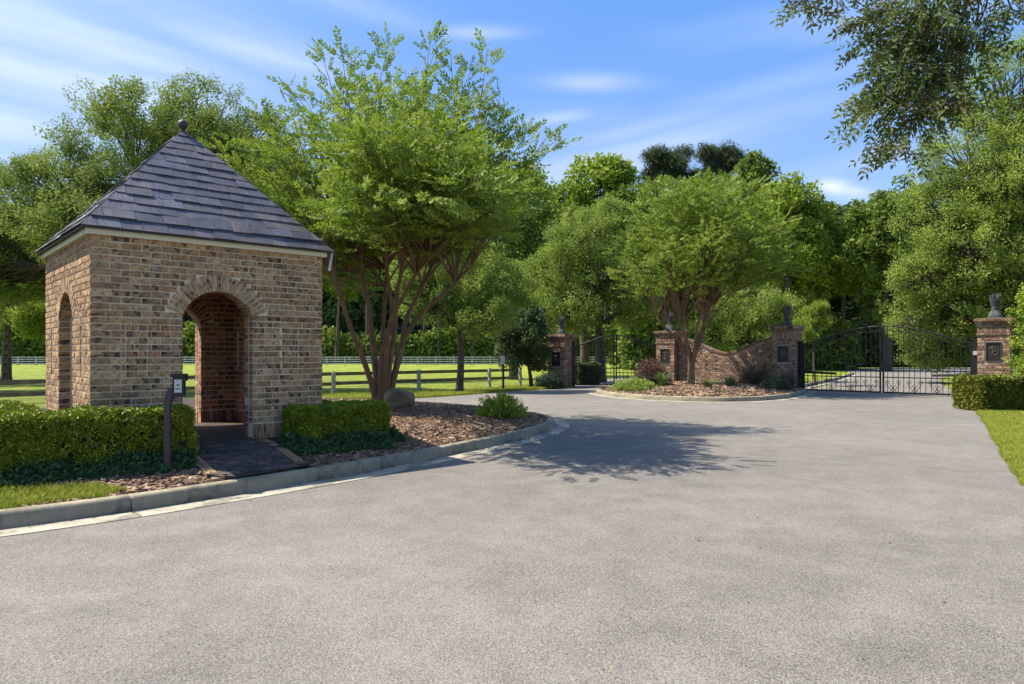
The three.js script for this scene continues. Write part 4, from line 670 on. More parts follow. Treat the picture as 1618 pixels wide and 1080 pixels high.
// ---------------------------------------------------------------- hedges, ground cover, mulch, grass
function hedge({ label, path, width, y0, y1, seed, tones, size = 0.045, per = 1100, group = 'clipped box hedges', round = 0.09 }) {   // path: [[x, d], ...] centre line
  const r = rngOf(seed), [cx, cd] = path[0], t = thing('box_hedge', label, 'hedge', cx, 0, cd, 0, group), lv = new Inst(), coreG = new GB();
  for (let k = 1; k < path.length; k++) {
    const [ax, ad] = path[k - 1], [bx, bd] = path[k], len = Math.hypot(bx - ax, bd - ad), ux = (bx - ax) / len, ud = (bd - ad) / len, ext0 = k === 1 ? 0 : width / 2, ext1 = k === path.length - 1 ? 0 : width / 2;
    const Mx = new THREE.Matrix4().makeBasis(new THREE.Vector3(ux, 0, -ud), new THREE.Vector3(0, 1, 0), new THREE.Vector3(ud, 0, ux)).setPosition(ax - cx, 0, -(ad - cd));
    const L0 = -ext0, L1 = len + ext1, h = y1 - y0, ins = 0.085;
    coreG.box((L0 + L1) / 2, y0 + h / 2 - 0.02, 0, L1 - L0 - 2 * ins, h - ins, width - 2 * ins, Mx);
    const faces = [[L1 - L0, h, 'f'], [L1 - L0, h, 'b'], [L1 - L0, width, 't'], [width, h, 'l'], [width, h, 'r']];
    for (const [w, hh, f] of faces) {
      const n = Math.round(w * hh * per * (f === 'b' ? 0.6 : 1));
      for (let q = 0; q < n; q++) {
        const s = r(), v = r(); let x, y, z;
        if (f === 'f' || f === 'b') { x = mix(L0, L1, s); y = mix(y0 + 0.03, y1, v); z = (f === 'f' ? 0.5 : -0.5) * width; } else if (f === 't') { x = mix(L0, L1, s); y = y1; z = (v - 0.5) * width; } else { x = f === 'l' ? L0 : L1; y = mix(y0 + 0.03, y1, v); z = (s - 0.5) * width; }
        // round the edges and let the surface wander
        const hx = Math.max(0, Math.abs(x - (L0 + L1) / 2) - ((L1 - L0) / 2 - round)), hz = Math.max(0, Math.abs(z) - (width / 2 - round)), hy = Math.max(0, y - (y1 - round)), m = Math.hypot(hx, hy, hz); if (m > round) { const k2 = round / m; x -= Math.sign(x - (L0 + L1) / 2) * hx * (1 - k2); z -= Math.sign(z) * hz * (1 - k2); y -= hy * (1 - k2); }
        const wob = (fbm(x / 6 + 2, (y + z) / 6 + 2, 12, 4, seed) - 0.5) * 0.17 - 0.045 * r(); const nx = f === 'l' ? -1 : f === 'r' ? 1 : 0, nz = f === 'f' ? 1 : f === 'b' ? -1 : 0, ny = f === 't' ? 1 : 0;
        const p = new THREE.Vector3(x + nx * wob, y + ny * wob * 0.6, z + nz * wob).applyMatrix4(Mx);
        if (f === 't' && r() < 0.02) p.y += 0.03 * r();
        lv.add(p, eq((r() - 0.5) * 1.6, r() * 6.28, (r() - 0.5) * 1.6), size * (0.7 + r() * 0.6), tintOf(tones, r));
      }
    }
  }
  mesh('branches', coreG.geo(), M.hedgeCore, t); lv.build('foliage', clumps.box, LM.gloss, t); LEAFCOUNT += lv.n;
}
M.hedgeCore = std([0.03, 0.033, 0.016]);
const boxTones = [[0.263, 0.314, 0.024], [0.213, 0.27, 0.022], [0.326, 0.368, 0.029], [0.164, 0.217, 0.022]];
const gw = (u, v) => ghWorld(u, v);
hedge({ label: 'clipped box hedge wrapping the near left corner of the guardhouse', path: [gw(0.90, -0.50), gw(-0.72, -0.50), gw(-0.72, 2.3)], width: 0.58, y0: 0.26, y1: 0.85, seed: 901, tones: boxTones });
hedge({ label: 'short clipped box hedge right of the arch, beside the mulch', path: [gw(2.28, -0.38), gw(3.70, -0.05)], width: 0.56, y0: 0.24, y1: 0.76, seed: 902, tones: boxTones });
hedge({ label: 'low box hedge behind the short one, along the guardhouse side', path: [gw(3.25, 0.6), gw(3.25, 2.9)], width: 0.5, y0: 0.26, y1: 0.72, seed: 903, tones: boxTones, per: 800 });
hedge({ label: 'clipped hedge at the right edge in front of the tall brick pillar', path: [[11.95, 18.15], [13.6, 18.25], [16.2, 18.5]], width: 1.0, y0: 0.0, y1: 0.84, seed: 904, tones: [[0.21, 0.23, 0.026], [0.17, 0.20, 0.024], [0.25, 0.26, 0.032], [0.13, 0.16, 0.02]], size: 0.07, per: 520 });
hedge({ label: 'small dark clipped hedge behind the left gate pillar', path: [[3.0, 32.1], [4.0, 32.4]], width: 0.7, y0: 0.0, y1: 0.95, seed: 905, tones: TONE.dark, size: 0.09, per: 300 });

const inGuard = (x, d) => { const [u, v] = ghLocal(x, d); return u > -0.04 && u < GH.W + 0.04 && v > -0.04 && v < GH.W + 0.04; };
const inWalk = (x, d) => { const [u, v] = ghLocal(x, d); return u > 0.82 && u < 2.02 && v > -2.5 && v < 0.1; };
const lawnStrip = [[-6.6, 4.4], [-5.2, 5.3], [-3.83, 6.52], [-3.75, 6.74], [-4.1, 6.82], [-4.9, 6.42], [-6.9, 5.6]];
{
  const r = rngOf(951), ivy = new Inst(), put = (u0, u1, v0, v1, n) => { for (let k = 0; k < n; k++) { const u = mix(u0, u1, r()), v = mix(v0, v1, r()); const wob = 0.13 * (fbm(u / 4 + 1, v / 4 + 1, 14, 3, 952) - 0.5); const [x, d] = gw(u, v + wob * 2); if (inGuard(x, d) || inWalk(x, d) || distTo(frontCurb, x, d) < 0.3) continue; ivy.add(V(x, bedHeight(x, d) + 0.02 + r() * 0.14 * sstep(v0 - 0.02, v0 + 0.25, v), d), eq((r() - 0.5) * 1.1, r() * 6.28, (r() - 0.5) * 1.1), 0.05 * (0.7 + r() * 0.7), tintOf([[0.06, 0.125, 0.045], [0.075, 0.15, 0.05], [0.05, 0.105, 0.042], [0.10, 0.18, 0.06]], r)); } };
  put(-2.4, 0.82, -1.02, -0.66, 5200); put(-2.4, -1.0, -0.95, 1.5, 2400); put(2.04, 3.5, -0.84, -0.45, 2200); put(3.2, 3.9, -0.55, -0.2, 600); put(0.78, 0.9, -1.0, -0.3, 200);
  const o = ivy.build('ground_ivy', clumps.ivy, LM.gloss, scene); o.userData = { kind: 'stuff', label: 'dark green ivy ground cover at the foot of the hedges', category: 'ground cover' };
}
{
  const g = new GB(), r = rngOf(961); const c8 = []; for (const y of [-1, 1]) for (const [x, z] of [[-1, -0.8], [0.9, -1], [1, 0.8], [-0.8, 1]]) c8.push(g.v(x * 0.5 + (r() - 0.5) * 0.2, y * 0.10 + x * 0.08 * (r() - 0.3), z * 0.25 + (r() - 0.5) * 0.12, x * 0.03, z * 0.03));
  g.quad(4, 7, 6, 5); g.quad(0, 1, 2, 3); for (let n = 0; n < 4; n++) { const m = (n + 1) % 4; g.quad(n, n + 4, m + 4, m); }
  const chip = g.geo(), tones = [[0.216, 0.122, 0.073], [0.292, 0.18, 0.112], [0.14, 0.083, 0.053], [0.367, 0.255, 0.163], [0.097, 0.061, 0.043], [0.259, 0.143, 0.09], [0.454, 0.339, 0.222]];
  const lay = (line, poly, box, hgt, n, size, skip) => { const m = new Inst(); for (let k = 0; k < n; k++) { const x = mix(box[0], box[1], r()), d = mix(box[2], box[3], r()); if (!inside(poly, x, d) || skip(x, d)) continue; const e = distTo(line, x, d); if (e < 0.17) continue; m.add(V(x, hgt(x, d) + 0.004 + r() * 0.022, d), eq((r() - 0.5) * 0.9, r() * 6.28, (r() - 0.5) * 0.7), size * (0.45 + r() * r() * 1.3), tintOf(tones, r)); } return m; };
  const a = lay(frontCurb, island, [-6.8, 0.9, 5, 18.4], bedHeight, 210000, 0.066, (x, d) => { if (inGuard(x, d) || inWalk(x, d) || inside(lawnStrip, x, d)) return true; const [u, v] = ghLocal(x, d); if (u < 2.9 && v > -0.7) return true; if (u < 2 && v < -2.6) return false; return d > 15.5 && r() < 0.5; });
  const o = a.build('bark_mulch', chip, M.chips, scene); o.userData = { kind: 'stuff', label: 'reddish brown bark mulch covering the guardhouse island', category: 'mulch' };
  const b = lay(island2Line, island2Line, [3, 12.4, 21, 29], bed2Height, 26000, 0.13, () => false);
  const o2 = b.build('bark_mulch', chip, M.chips, scene); o2.userData = { kind: 'stuff', label: 'bark mulch on the island before the brick wall', category: 'mulch' };
  console.log('mulch', a.n, b.n);
}
{
  const g = new GB(), r = rngOf(971); for (let k = 0; k < 9; k++) { const a = r() * 6.28, x = (r() - 0.5) * 0.9, z = (r() - 0.5) * 0.9, lean = 0.25 + r() * 0.5, h = 0.7 + r() * 0.5, w = 0.05, cx = Math.cos(a), cz = Math.sin(a); const p0 = g.v(x - cz * w, 0, z + cx * w), p1 = g.v(x + cz * w, 0, z - cx * w), p2 = g.v(x + cx * lean * 0.35 + cz * w * 0.7, h * 0.6, z + cz * lean * 0.35 - cx * w * 0.7), p3 = g.v(x + cx * lean * 0.35 - cz * w * 0.7, h * 0.6, z + cz * lean * 0.35 + cx * w * 0.7), p4 = g.v(x + cx * lean, h, z + cz * lean); g.quad(p0, p1, p2, p3); g.tri(p3, p2, p4); }
  const tuft = g.geo(), tones = [[0.271, 0.325, 0.03], [0.319, 0.362, 0.032], [0.223, 0.275, 0.028], [0.382, 0.375, 0.05]];
  const sow = (name, label, n, pick, size) => { const m = new Inst(); for (let k = 0; k < n; k++) { const q = pick(); if (!q) continue; const [x, y, d] = q; m.add(V(x, y, d), eq((r() - 0.5) * 0.3, r() * 6.28, (r() - 0.5) * 0.3), size * (0.6 + r() * 0.8), tintOf(tones, r)); } const o = m.build(name, tuft, LM.leaf, scene); o.userData = { kind: 'stuff', label, category: 'grass' }; LEAFCOUNT += m.n; };
  sow('lawn_grass', 'strip of sunlit lawn grass behind the kerb at lower left', 16000, () => { const x = mix(-6.9, -3.7, r()), d = mix(4.4, 6.9, r()); return inside(lawnStrip, x, d) && distTo(frontCurb, x, d) > 0.16 ? [x, bedHeight(x, d), d] : null; }, 0.055);
  sow('lawn_grass', 'grass on the island behind the left hedge', 14000, () => { const x = mix(-12, -6.6, r()), d = mix(7, 19, r()), [u, v] = ghLocal(x, d); return u < -1.1 && inside(island, x, d) && distTo(frontCurb, x, d) > 0.2 ? [x, bedHeight(x, d), d] : null; }, 0.10);
  sow('lawn_grass', 'mown lawn grass along the right road edge', 60000, () => { const d = 6 + 14 * r(), e = [[5.75, 7.75], [7.38, 10.4], [9.33, 13.5], [12.0, 17.8], [13.4, 20]]; let x0 = 4.7; for (let k = 1; k < e.length; k++) if (d >= e[k - 1][1] && d <= e[k][1]) x0 = mix(e[k - 1][0], e[k][0], (d - e[k - 1][1]) / (e[k][1] - e[k - 1][1])); if (d < 7.75) x0 = mix(4.3, 5.75, (d - 4.8) / 2.95); const x = x0 - 0.05 + 0.1 * fbm(d / 20, 0.3, 40, 2, 5) + 5 * r() * r(); return [x, groundHeight(x, d) - 0.005, d]; }, 0.06);
  sow('lawn_grass', 'rougher grass verge along the far road edge and fence', 26000, () => { const x = mix(-9, 2.6, r()), d = edgeDepth(x) + 0.0 + 9 * r() * r(); return [x, groundHeight(x, d) - 0.01, d]; }, 0.10);
}
{ // bark flakes and dry leaves that have gathered along the gutter and in the road
  const r = rngOf(981), m = new Inst(), q = leafClump(1, 1, 0.5, 982), tn = [[0.24, 0.15, 0.08], [0.33, 0.23, 0.12], [0.16, 0.10, 0.06], [0.30, 0.28, 0.10]];
  for (let k = 0; k < 900; k++) { const i = Math.floor(r() * 190) + 20, p = frontCurb[i], o = offsetLine(frontCurb.slice(i - 1, i + 2), -(0.02 + 0.45 * r() * r() * r()))[1]; m.add(V(o[0], 0.016, o[1]), eq((r() - 0.5) * 0.4, r() * 6.28, (r() - 0.5) * 0.4), 0.014 + r() * 0.03, tintOf(tn, r)); }
  for (let k = 0; k < 260; k++) { const d = 3 + 20 * r(), x = mix(-3, 9, r()) * (d / 16) + 1; if (!inside(island, x, d)) m.add(V(x, 0.012, d), eq((r() - 0.5) * 0.5, r() * 6.28, (r() - 0.5) * 0.5), 0.012 + r() * 0.022, tintOf(tn, r)); }
  m.build('leaf_litter', q, LM.dull, scene).userData = { kind: 'stuff', label: 'scattered dry leaves and bark flakes along the kerb', category: 'leaf litter' };
}
console.log('beds', LEAFCOUNT);

// ---------------------------------------------------------------- keypad post
{
  const [x, d] = [-3.72, 7.46], y = bedHeight(x, d), t = thing('keypad_post', 'brown steel gooseneck post with a black keypad, by the walk', 'keypad post', x, y, d, 0.12);
  const P = (a, b, c) => new THREE.Vector3(a, b, c), mat = std([0.055, 0.042, 0.036], { roughness: 0.5, metalness: 0.3 });
  const sq = new GB(), path = [P(0, -0.1, 0), P(0, 0.4, 0), P(0, 0.72, 0), P(0.006, 0.79, -0.004), P(0.022, 0.85, -0.014), P(0.05, 0.885, -0.03)], half = 0.031; let prev = null;
  path.forEach((p, k) => { const n = [[-1, -1], [1, -1], [1, 1], [-1, 1]].map(([a, b]) => sq.v(p.x + a * half, p.y + (k > 2 ? -a * 0.018 * (k - 2) * 0.5 : 0), p.z + b * half, a * 0.05, p.y)); if (prev) for (let q = 0; q < 4; q++) { const m = (q + 1) % 4; sq.quad(prev[q], n[q], n[m], prev[m]); } prev = n; }); sq.quad(prev[3], prev[2], prev[1], prev[0]);
  mesh('post', sq.geo(), mat, t); mesh('base_plate', boxGeo(0, 0.01, 0, 0.16, 0.02, 0.16), mat, t);
  mesh('mounting_arm', boxGeo(0.065, 0.885, -0.05, 0.09, 0.05, 0.05), mat, t);
  const k = mesh('keypad_housing', boxGeo(0.118, 0.925, 0, 0.115, 0.225, 0.06), M.iron, t), h = new GB(); h.box(0.122, 1.045, 0.012, 0.15, 0.035, 0.10); h.box(0.187, 1.015, 0.012, 0.02, 0.06, 0.09); mesh('rain_hood', h.geo(), M.iron, t);
  const cv = document.createElement('canvas'); cv.width = 128; cv.height = 180; const c = cv.getContext('2d'); c.fillStyle = '#b9bdba'; c.fillRect(0, 0, 128, 180); c.fillStyle = '#35503c'; c.beginPath(); c.moveTo(28, 78); c.quadraticCurveTo(64, 30, 100, 78); c.closePath(); c.fill(); c.fillRect(36, 74, 56, 10); c.fillStyle = '#4a504e'; c.fillRect(18, 118, 92, 12); c.fillRect(18, 138, 92, 12); c.fillStyle = '#8d918f'; c.fillRect(18, 100, 92, 5);
  const tx = new THREE.CanvasTexture(cv); tx.colorSpace = THREE.SRGBColorSpace; const pg = new THREE.PlaneGeometry(0.075, 0.125); pg.translate(0.116, 0.93, 0.0325); mesh('face_plate', pg, new THREE.MeshStandardMaterial({ map: tx, roughness: 0.4 }), k);
  const fr = new GB(); fr.box(0.116, 0.9965, 0.032, 0.085, 0.006, 0.006); fr.box(0.116, 0.8635, 0.032, 0.085, 0.006, 0.006); mesh('plate_trim', fr.geo(), std([0.5, 0.5, 0.5], { metalness: 0.6, roughness: 0.4 }), k);
}
// ---------------------------------------------------------------- boulder and low shrub
{
  const [x, d] = [PX(632, 14.0), 14.0], g = new THREE.IcosahedronGeometry(1, 5), p = g.attributes.position, v = new THREE.Vector3();
  for (let k = 0; k < p.count; k++) { v.fromBufferAttribute(p, k); const a = Math.atan2(v.z, v.x) / 6.283 + 0.5, n = fbm(a, v.y * 0.25 + 0.5, 5, 4, 31) - 0.5, q = new THREE.Vector3(Math.max(-0.78, Math.min(0.8, v.x)), Math.max(-0.7, Math.min(0.72 - v.x * 0.15, v.y)), Math.max(-0.8, Math.min(0.75, v.z))); q.multiplyScalar(1 + n * 0.35); p.setXYZ(k, q.x * 0.36, q.y * 0.33 + 0.2, q.z * 0.34); }
  g.computeVertexNormals(); const m = mesh('boulder', g, M.stone, scene); m.position.set(x, bedHeight(x, d), -d); tag(m, 'rough brown boulder at the foot of the large crape myrtle', 'boulder');
}
function shrub({ name = 'shrub', label, x, d, y, rx, ry, seed, tones, size, n, spray: useSpray = null, geo = clumps.broad, mat = LM.leaf, group, flowers }) {
  const r = rngOf(seed), t = thing(name, label, 'shrub', x, y, d, 0, group), lv = new Inst(), wood = new GB(), zA = new THREE.Vector3(0, 0, 1), dir = new THREE.Vector3();
  for (let k = 0; k < 16; k++) { const a = r() * 6.28, e = 0.3 + r() * 1.1; wood.tube(bend(new THREE.Vector3(0, -0.03, 0), new THREE.Vector3(Math.cos(a) * Math.cos(e) * rx * 0.85, Math.sin(e) * ry * 0.95, Math.sin(a) * Math.cos(e) * rx * 0.85), 0.12, r, 3), taper(4, 0.012, 0.004), 4, false); }
  for (let k = 0; k < n; k++) { const a = r() * 6.28, e = Math.asin(r() * 0.98 + 0.02), f = Math.pow(r(), 0.4) * (0.8 + 0.35 * fbm(a / 6.283, e / 3, 6, 2, seed)); dir.set(Math.cos(a) * Math.cos(e), Math.sin(e), Math.sin(a) * Math.cos(e)); const p = new THREE.Vector3(dir.x * rx, dir.y * ry, dir.z * rx).multiplyScalar(f); p.y += 0.02; dir.y += 0.4; dir.normalize(); lv.add(p, useSpray ? new THREE.Quaternion().setFromUnitVectors(zA, dir).multiply(eq(0, 0, r() * 6.28)) : eq((r() - 0.5) * 1.5, r() * 6.28, (r() - 0.5) * 1.5), size * (0.7 + r() * 0.6), tintOf(tones, r)); }
  mesh('stems', wood.geo(true), M.bark, t); lv.build('foliage', useSpray ?? geo, mat, t);
  if (flowers) { const fl = new Inst(); for (let k = 0; k < flowers.n; k++) { const a = r() * 6.28, e = 0.5 + r() * 1.0; fl.add(new THREE.Vector3(Math.cos(a) * Math.cos(e) * rx, Math.sin(e) * ry * 1.05, Math.sin(a) * Math.cos(e) * rx), eq(r(), r() * 6, r()), flowers.size, tintOf(flowers.tones, r)); } fl.build('flower_heads', clumps.box, LM.dull, t).userData.kind = 'stuff'; }
}
{
  const x = PX(794, 13.4), d = 13.4; shrub({ name: 'flowering_shrub', label: 'low leafy flowering shrub at the tip of the mulched island', x, d, y: bedHeight(x, d), rx: 0.42, ry: 0.40, seed: 1001, tones: TONE.bright, size: 0.34, n: 340, spray: leafSpray(4, 0.4, 0.15, 0.075, 1002), flowers: { n: 9, size: 0.022, tones: [[0.30, 0.06, 0.08], [0.35, 0.16, 0.15]] } });
  const b2 = (px, dd) => [PX(px, dd), dd, bed2Height(PX(px, dd), dd)];
  const grassy = (px, dd, label, rr, h, n, tones, seed) => { const [gx, gd, gy] = b2(px, dd), r = rngOf(seed), t = thing('daylily_clump', label, 'plant', gx, gy, gd, 0, 'strap leaved clumps on the wall island'), g = new GB(); for (let k = 0; k < n; k++) { const a = r() * 6.28, l = h * (0.7 + r() * 0.6), o = rr * (0.4 + r()), w = 0.012, bx = Math.cos(a) * rr * 0.35 * r(), bz = Math.sin(a) * rr * 0.35 * r(); let pv = null; for (let s = 0; s <= 4; s++) { const u = s / 4, x0 = bx + Math.cos(a) * o * u * u, z0 = bz + Math.sin(a) * o * u * u, y0 = l * (u - 0.42 * u * u * u), ww = w * (1 - u * 0.9), i0 = g.v(x0 - Math.sin(a) * ww, y0, z0 + Math.cos(a) * ww), i1 = g.v(x0 + Math.sin(a) * ww, y0, z0 - Math.cos(a) * ww); if (pv) g.quad(pv[0], pv[1], i1, i0); pv = [i0, i1]; } } mesh('leaves', g.geo(), leafMat(tones, 0.4, 0.6), t); };
  let q = b2(1030, 25.6); shrub({ name: 'loropetalum_shrub', label: 'purple red leaved shrub by the pillar right of the left gate', x: q[0], d: q[1], y: q[2], rx: 0.75, ry: 1.05, seed: 1011, tones: [[0.13, 0.05, 0.05], [0.19, 0.09, 0.075], [0.10, 0.05, 0.045], [0.17, 0.14, 0.07]], size: 0.12, n: 420 });
  q = b2(1000, 24.2); shrub({ label: 'low yellow green mound at the left tip of the wall island', x: q[0], d: q[1], y: q[2], rx: 0.8, ry: 0.40, seed: 1012, tones: TONE.olive, size: 0.11, n: 420 });
  grassy(1046, 24.6, 'upright bright green strap leaved clump beside the purple shrub', 0.45, 0.75, 160, [0.14, 0.22, 0.05], 1013);
  grassy(1118, 23.9, 'strap leaved clump just right of the smooth trunk', 0.45, 0.45, 130, [0.12, 0.17, 0.05], 1014);
  grassy(1153, 24.6, 'dark strap leaved clump below the dip of the wall', 0.5, 0.6, 150, [0.07, 0.13, 0.04], 1015);
  q = b2(1195, 26.3); shrub({ label: 'sparse reddish shrub against the right half of the wall', x: q[0], d: q[1], y: q[2], rx: 0.65, ry: 0.85, seed: 1016, tones: [[0.11, 0.08, 0.045], [0.15, 0.12, 0.05], [0.09, 0.06, 0.04]], size: 0.10, n: 240 });
  q = b2(1224, 24.7); shrub({ label: 'low grey green mound near the wall end pillar', x: q[0], d: q[1], y: q[2], rx: 0.6, ry: 0.40, seed: 1017, tones: [[0.12, 0.16, 0.08], [0.10, 0.135, 0.065]], size: 0.09, n: 360 });
  q = b2(1248, 26.0); shrub({ label: 'thin twiggy plant at the foot of the wall end pillar', x: q[0], d: q[1], y: q[2], rx: 0.45, ry: 0.7, seed: 1018, tones: [[0.13, 0.12, 0.06], [0.10, 0.11, 0.05]], size: 0.08, n: 110 });
  shrub({ label: 'small blue green shrub at the foot of the left gate pillar', x: PX(868, 28.9), d: 28.9, y: -0.02, rx: 0.62, ry: 0.75, seed: 1019, tones: [[0.05, 0.09, 0.05], [0.06, 0.10, 0.05]], size: 0.10, n: 420 });
}
console.log('shrubs');

// ---------------------------------------------------------------- gate pillars and curved wall
const font = await new FontLoader().loadAsync('fonts/droid/droid_serif_regular.typeface.json');
const monogram = new TextGeometry('P', { font, size: 0.17, depth: 0.012, curveSegments: 5 }); monogram.computeBoundingBox(); { const b = monogram.boundingBox; monogram.translate(-(b.max.x + b.min.x) / 2, -(b.max.y + b.min.y) / 2, 0); }
const sheafGeos = (() => {
  const body = new GB(), prof = [[0, 0.19], [0.05, 0.185], [0.13, 0.15], [0.21, 0.105], [0.28, 0.088], [0.33, 0.092], [0.42, 0.115], [0.52, 0.14], [0.60, 0.155]], N = 40; let pv = null;
  prof.forEach(([y, rad]) => { const row = []; for (let s = 0; s <= N; s++) { const a = s / N * 6.2832, f = 1 + (s % 2 ? -0.06 : 0.05); row.push(body.v(Math.cos(a) * rad * f, y, Math.sin(a) * rad * f, s * 0.02, y)); } if (pv) for (let s = 0; s < N; s++) body.quad(pv[s], row[s], row[s + 1], pv[s + 1]); pv = row; });
  const band = new THREE.TorusGeometry(0.095, 0.018, 6, 20); band.rotateX(Math.PI / 2); band.translate(0, 0.295, 0);
  const ears = new GB(), r = rngOf(1101); for (let k = 0; k < 34; k++) { const a = r() * 6.2832, q = Math.sqrt(r()) * 0.15, x = Math.cos(a) * q, z = Math.sin(a) * q, h = 0.1 + r() * 0.10; ears.tube([new THREE.Vector3(x, 0.54, z), new THREE.Vector3(x * 1.12, 0.60 + h * 0.4, z * 1.12), new THREE.Vector3(x * 1.22, 0.60 + h, z * 1.22)], [0.012, 0.019, 0.004], 5); }
  return [body.geo(), band, ears.geo()];
})();
function pillar(x, d, dir, y, H, label, w = 0.86, wideFinial = true) {
  const turn = Math.atan2(dir[1], dir[0]), t = thing('brick_pillar', label, 'pillar', x, y, d, turn, 'brick gate pillars'), X = new THREE.Vector3(1, 0, 0), Z = new THREE.Vector3(0, 0, 1), nX = X.clone().negate(), nZ = Z.clone().negate(), h = w / 2, sh = H - 0.62;
  const shaft = mesh('shaft', boxGeo(0, sh / 2, 0, w - 0.012, sh, w - 0.012), M.mortarDark, t), P = (a, b, c) => new THREE.Vector3(a, b, c), sd = Math.round(x * 100) + 7;
  const pq = { w: 0.46, y0: sh - 0.86, y1: sh - 0.2 }, cut = (ym) => ym > pq.y0 - 0.02 && ym < pq.y1 + 0.02 ? [[h - pq.w / 2, h + pq.w / 2]] : [], cm = { y0: 0, y1: sh, depth: 0.11, proud: 0.005 };
  const tones = [[0.446, 0.276, 0.193], [0.392, 0.228, 0.159], [0.499, 0.345, 0.248], [0.324, 0.193, 0.138], [0.27, 0.179, 0.138], [0.54, 0.4, 0.304]]; pillar.mats ??= tones.map(brickMat);
  const fr = courseFace({ ...cm, o: P(-h, 0, h), a: X, n: Z, len: w, cut, quoin: 'a', seed: sd }), ri = courseFace({ ...cm, o: P(h, 0, h), a: nZ, n: X, len: w, quoin: 'b', seed: sd + 1 }), le = courseFace({ ...cm, o: P(-h, 0, h), a: nZ, n: nX, len: w, quoin: 'b', seed: sd + 2 }), ba = courseFace({ ...cm, o: P(-h, 0, -h), a: X, n: nZ, len: w, quoin: 'a', seed: sd + 3 });
  layBricks(fr, shaft, pillar.mats); layBricks(ri, shaft, pillar.mats); mergeBricks([...le, ...ba], shaft, tones, 'brickwork');
  // capital: projecting rowlock, soldier band, corbels and cap
  const capital = mesh('capital', boxGeo(0, sh + 0.27, 0, w + 0.0, 0.54, w + 0.0), M.mortarDark, t);
  const band = (yb, ht, pr, bl, seed) => { const ww = w + 2 * pr, hh = ww / 2, c = { y0: yb, y1: yb + ht, ch: ht, bl, depth: 0.11 + pr, proud: 0 }; layBricks(courseFace({ ...c, o: P(-hh, 0, hh), a: X, n: Z, len: ww, seed }), capital, pillar.mats); layBricks(courseFace({ ...c, o: P(hh, 0, hh - 0.11 - pr), a: nZ, n: X, len: ww - 2 * (0.11 + pr), seed: seed + 1 }), capital, pillar.mats); mergeBricks([...courseFace({ ...c, o: P(-hh, 0, hh - 0.11 - pr), a: nZ, n: nX, len: ww - 2 * (0.11 + pr), seed: seed + 2 }), ...courseFace({ ...c, o: P(-hh, 0, -hh), a: X, n: nZ, len: ww, seed: seed + 3 })], capital, tones, 'brickwork'); };
  band(sh + 0.003, 0.075, 0.035, 0.115, sd + 10); band(sh + 0.082, 0.20, 0.012, 0.083, sd + 20); band(sh + 0.288, 0.075, 0.035, 0.227, sd + 30); band(sh + 0.367, 0.075, 0.07, 0.227, sd + 40); band(sh + 0.446, 0.09, 0.105, 0.115, sd + 50);
  mesh('cap_slab', boxGeo(0, sh + 0.553, 0, w + 0.14, 0.03, w + 0.14), M.stone, t); mesh('finial_base', boxGeo(0, sh + 0.588, 0, 0.42, 0.04, 0.42), M.verdigris, t);
  const fin = mesh('sheaf_finial', sheafGeos[0], M.verdigris, t); fin.position.y = sh + 0.607; mesh('sheaf_band', sheafGeos[1], M.verdigris, fin); mesh('wheat_ears', sheafGeos[2], M.verdigris, fin);
  const py = (pq.y0 + pq.y1) / 2, pl = mesh('plaque', boxGeo(0, py, h - 0.02, pq.w - 0.02, pq.y1 - pq.y0 - 0.02, 0.03), M.bronze, t), f2 = new GB();
  for (const s of [-1, 1]) { f2.box(0, py + s * 0.30, h + 0.006, 0.42, 0.03, 0.03); f2.box(s * 0.205, py, h + 0.006, 0.03, 0.568, 0.03); } mesh('plaque_frame', f2.geo(), std([0.07, 0.06, 0.052], { roughness: 0.45, metalness: 0.4 }), pl);
  const gold = std([0.16, 0.13, 0.10], { roughness: 0.4, metalness: 0.5 }), rg = new THREE.TorusGeometry(0.135, 0.008, 6, 28); rg.translate(0, py + 0.02, h + 0.002); mesh('monogram_ring', rg, gold, pl); const mg = mesh('monogram_letter', monogram, gold, pl); mg.position.set(0, py + 0.02, h - 0.004);
  return { x, d, turn, w };
}
const P1 = [2.2, 30.8], P2 = [6.93, 30.3], P3 = [10.75, 27.0], P4 = [15.85, 22.65];
const unit = (a, b) => { const x = b[0] - a[0], y = b[1] - a[1], l = Math.hypot(x, y); return [x / l, y / l, l]; };
const gd = unit(P3, P4), ge = unit(P1, P2), gwall = unit(P2, P3);
pillar(...P1, [0.80, -0.60], -0.05, 2.42, 'brick pillar left of the left gate, beside the dark evergreen shrub');
pillar(...P2, [0.76, -0.65], 0.15, 2.36, 'brick pillar between the left gate and the curved wall');
pillar(...P3, [0.76, -0.65], 0.15, 2.45, 'shaded brick pillar joining the curved wall to the large iron gate');
pillar(...P4, [gd[0], gd[1]], 0.0, 2.68, 'reddish brick pillar behind the clipped hedge at the right edge');
